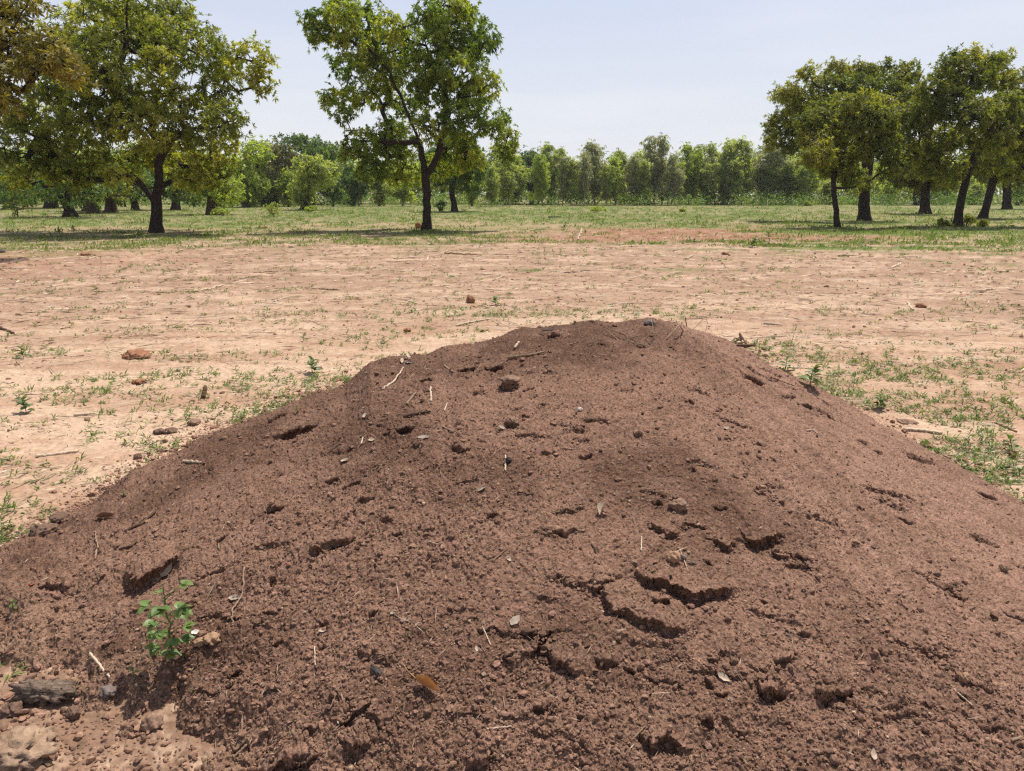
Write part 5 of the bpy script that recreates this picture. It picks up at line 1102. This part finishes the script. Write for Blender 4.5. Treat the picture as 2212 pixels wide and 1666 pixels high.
# sticks in the field
stick('black_log', [(1186, 471), (1211, 470)], 6, CHAR, 'short black log lying in the far grass', 'log', seed=41)
stick('pale_stick', [(1248, 519), (1257, 507)], 4, STICK_PALE, 'white stick standing up from the red earth strip', 'stick', seed=42, raise_end=0.25)
stick('wood_stub', [(440, 862), (446, 856)], 13, STICK_DARK, 'upright splintered wood stub in the grass left of the heap', 'stub', seed=43, raise_end=0.07)
FS = [([(78, 988), (120, 983), (170, 976)], 7, STICK_PALE, 'pale stick on the sand left of the heap, longest there'),
      ([(20, 1164), (80, 1155)], 5, STICKM, 'thin brown stick on the sand near the left edge'),
      ([(985, 705), (1025, 698), (1060, 691)], 6, STICK_PALE, 'pale stick on the sand just behind the left crest'),
      ([(160, 898), (205, 894)], 6, STICK_PALE, 'pale stalk on the sand above the longest pale stick'),
      ([(418, 632), (450, 626), (482, 618)], 5, STICK_PALE, 'pale stick in the middle field below the big left tree'),
      ([(560, 590), (600, 588)], 4, STICKM, 'brown stick left of centre in the littered field'),
      ([(1065, 608), (1090, 598)], 4, STICK_PALE, 'pale slanting stick below the red earth strip'),
      ([(1480, 562), (1500, 552)], 4, STICK_PALE, 'pale slanting stick left of the green patch front'),
      ([(1924, 580), (1948, 570)], 5, STICK_PALE, 'pale stick leaning in the right field'),
      ([(2110, 632), (2150, 626)], 5, STICK_PALE, 'pale flat stick near the right edge of the field'),
      ([(1810, 554), (1850, 552)], 4, STICK_PALE, 'pale flat stick below the slim grove tree'),
      ([(1960, 656), (1972, 672)], 5, STICK_PALE, 'pale forked stalk beside the dark red clod'),
      ([(1712, 796), (1745, 797)], 6, STICK_PALE, 'white stalk behind the leafy weeds at the right shoulder'),
      ([(1955, 930), (1995, 933), (2035, 938)], 9, STICK_PALE, 'pale thick stalk lying at the right foot of the heap'),
      ([(2150, 915), (2195, 935)], 7, STICKM, 'brown stick in the grass near the right edge'),
      ([(2160, 1040), (2215, 1043)], 9, STICK_PALE, 'pale stalk cut by the right edge at the heap foot'),
      ([(690, 626), (735, 628)], 5, STICKM, 'dark stick in the field right of the pale stick'),
      ([(1220, 590), (1260, 588)], 4, STICKM, 'long thin stick at the centre of the littered field'),
      ([(850, 560), (900, 556)], 4, STICK_PALE, 'pale stick below the shade of the middle tree'),
      ([(0, 712), (30, 722)], 6, STICK_DARK, 'dark stick at the left edge of the pale sand'),
      ([(960, 548), (1040, 552)], 4, STICKM, 'long dark furrow stick right of the middle shade'),
      ([(1650, 700), (1690, 704)], 5, STICK_PALE, 'pale stick in the field behind the right shoulder')]
for i, (p, th, mt, lab) in enumerate(FS): stick('field_stick', p, th, mt, lab, 'stick', 'sticks in the field', seed=50+i)

# ------------------------------------------------------------------ weeds and the seedling
def oval(L, W, g, fold=0.25, droop=0.3, nu=6, nv=5, notch=0.0):
    t = np.linspace(0, 1, nu)[:, None]; s = np.linspace(-1, 1, nv)[None]; pr = np.sin(np.pi*np.clip(t, 0.03, 0.97)**0.75)**0.7
    return np.stack([t*L + 0*s, s*pr*W/2, fold*W*np.abs(s)*pr - droop*L*t*t], -1).reshape(-1, 3), grid_faces(nu, nv)
def orient(V, d, roll=0.0):
    d = Vector(d).normalized(); x = d; y = Vector((0, 0, 1)).cross(x)
    y = y.normalized() if y.length > 1e-4 else Vector((0, 1, 0)); z = x.cross(y)
    M = np.array([list(x), list(y), list(z)]).T; c, s_ = math.cos(roll), math.sin(roll)
    return (V@np.array([[1, 0, 0], [0, c, s_], [0, -s_, c]]))@M.T
def weed(nm, u, v, hpx, label, seed, group='leafy weeds', nl=10, lk=0.52, wk=0.66, mat=FIELDWEED):
    g = np.random.default_rng(seed); p = spot(u, v); H = 0.8*hpx*scale_at(p); lean = g.normal(0, 0.12, 2)
    t = bpy.data.objects.new(nm, None); COL.objects.link(t); t.location = p; tag(t, label, 'weed', group)
    top = np.array([lean[0]*H, lean[1]*H, H*0.85]); sv, sf = tube_mesh([np.array([0, 0, -0.02]), top*0.5+g.normal(0, .03*H, 3), top], [0.018*H+.0012, 0.009*H+.0008], 5, seed)
    link('stem', raw_mesh('stem', sv, sf, True), STEMG, t)
    V, Fc, RV, off = [], [], [], 0
    for k in range(nl):
        f = 0.12 + 0.88*(k+0.5)/nl; a = k*2.4 + g.normal(0, 0.3); L = H*lk*(1.1-0.5*f)*g.uniform(.8, 1.2); e = 0.15+0.6*f+g.normal(0, .15)
        ov, of = oval(L, L*wk, g, 0.2, g.uniform(.15, .5)); d = np.array([math.cos(a)*math.cos(e), math.sin(a)*math.cos(e), math.sin(e)])
        ov = orient(ov, d, g.normal(0, .3)) + top*f + d*L*0.12; V.append(ov); Fc.append(of+off); off += len(ov); RV.append(np.full(len(ov), g.uniform(0.1, 1)))
    link('foliage', raw_mesh('foliage', np.concatenate(V), np.concatenate(Fc), True, {'rnd': np.concatenate(RV)}), mat, t)
for i, a in enumerate([
    ('leafy_weed', 1697, 800, 40, 'leafy green weed standing behind the right shoulder of the heap, upper one'),
    ('leafy_weed', 1750, 832, 56, 'wider leafy green weed below the first on the right shoulder', 14),
    ('leafy_weed', 676, 806, 42, 'thin leafy weed on the sand left of the heap shoulder'),
    ('leafy_weed', 52, 774, 34, 'upright dark weed near the left edge, upper of two'),
    ('leafy_weed', 58, 892, 42, 'upright weed near the left edge, lower of two', 14),
    ('leafy_weed', 1624, 536, 28, 'tallest broad leaved weed at the front of the green patch', 16),
    ('leafy_weed', 1660, 516, 18, 'weed just behind the tallest one in the green patch', 14),
    ('leafy_weed', 1500, 527, 16, 'weed at the left end of the green patch', 14),
    ('leafy_weed', 1218, 496, 15, 'bright weed at the edge of the red earth strip', 16),
    ('leafy_weed', 1072, 662, 26, 'green weed right of the round red stone', 14),
    ('leafy_weed', 208, 636, 20, 'small weed alone in the left field'),
    ('leafy_weed', 655, 738, 22, 'two leaved weed on pale sand left of the crest', 6),
    ('leafy_weed', 640, 892, 18, 'small weed at the left outline of the heap', 6),
    ('leafy_weed', 830, 742, 20, 'weed in the grass strip left of the crest', 10),
    ('leafy_weed', 160, 500, 14, 'leafy weed in the shade of the big left tree', 14),
    ('leafy_weed', 900, 493, 10, 'low weed at the foot of the middle tree', 12),
    ('leafy_weed', 2190, 975, 40, 'weed with upright leaves at the right edge of the field', 10),
    ('leafy_weed', 1900, 880, 36, 'bushy weed at the right edge of the heap', 16),
    ('leafy_weed', 28, 1318, 26, 'small bright sprout on the soil at the left edge', 5),
    ('leafy_weed', 287, 1462, 30, 'single grass like sprout below the seedling', 3),
    ('leafy_weed', 415, 1502, 14, 'tiny sprout right of the dark smooth stone', 5),
    ('leafy_weed', 268, 1074, 14, 'tiny sprout at the left foot of the heap', 5),
]): weed(a[0], a[1], a[2], a[3], a[4], 300+i, nl=a[5] if len(a) > 5 else 10)

def seedling():
    g = np.random.default_rng(5); p = spot(372, 1422); S = scale_at(p); t = bpy.data.objects.new('seedling', None); COL.objects.link(t); t.location = p
    tag(t, 'young green seedling with rounded paired leaflets on the left of the heap', 'seedling')
    H = 150*S; sv, sf = tube_mesh([(0, 0, -.02), (2*S, 0, H*.45), (-3*S, 0, H*.8), (0, 0, H)], [2.2*S, 1.6*S, 1.0*S], 6, 3)
    link('stem', raw_mesh('stem', sv, sf, True), STEMG, t)
    for (dx, h, rx, ry, n, L) in [(18, 94, 10, 20, 4, 24), (-20, 88, -6, -26, 5, 22), (22, 52, 8, -28, 5, 23), (42, 150, 22, 8, 4, 25), (40, 108, 16, -14, 4, 27), (2, 118, 8, -30, 6, 25), (-45, 106, -18, 4, 5, 25), (-24, 124, -10, 24, 3, 18),
                                  (-28, 56, -10, -12, 5, 23), (38, 62, 14, 10, 4, 22), (14, 76, 20, 20, 4, 20), (-8, 66, 4, -24, 5, 22), (-26, 34, -10, -18, 5, 24), (10, 28, 0, -30, 5, 24), (30, 38, 12, 2, 4, 22)]:
        o_ = np.array([0, 0, h*0.8*S]); e_ = np.array([dx*0.78*S, ry*0.8*S, h*S]); V, Fc, RV, off = [], [], [], 0
        pv, pf = tube_mesh([o_, (o_+e_)/2+[0, 0, 3*S], e_], [0.9*S, 0.7*S], 4, int(h))
        out = norm(e_-o_ + np.array([0.001, -3*S, 0]))
        base = math.atan2(out[1], out[0])
        for k in range(n):
            a = base + (k-(n-1)/2)*(1.9/n*1.6); LL = L*S*g.uniform(.66, 0.98); ov, of = oval(LL, LL*.78, g, 0.12, 0.3, 8, 7)
            d = np.array([math.cos(a), math.sin(a), 0.1+g.normal(0, .25)]); ov = orient(ov, d, g.normal(0, .2)) + e_; V.append(ov); Fc.append(of+off); off += len(ov); RV.append(np.full(len(ov), g.uniform(.25, .95)))
        lf = link('leaf', raw_mesh('leaf', np.concatenate(V), np.concatenate(Fc), True, {'rnd': np.concatenate(RV)}), WEED, t)
        link('stalk', raw_mesh('stalk', pv, pf, True), STEMG, lf)
seedling()
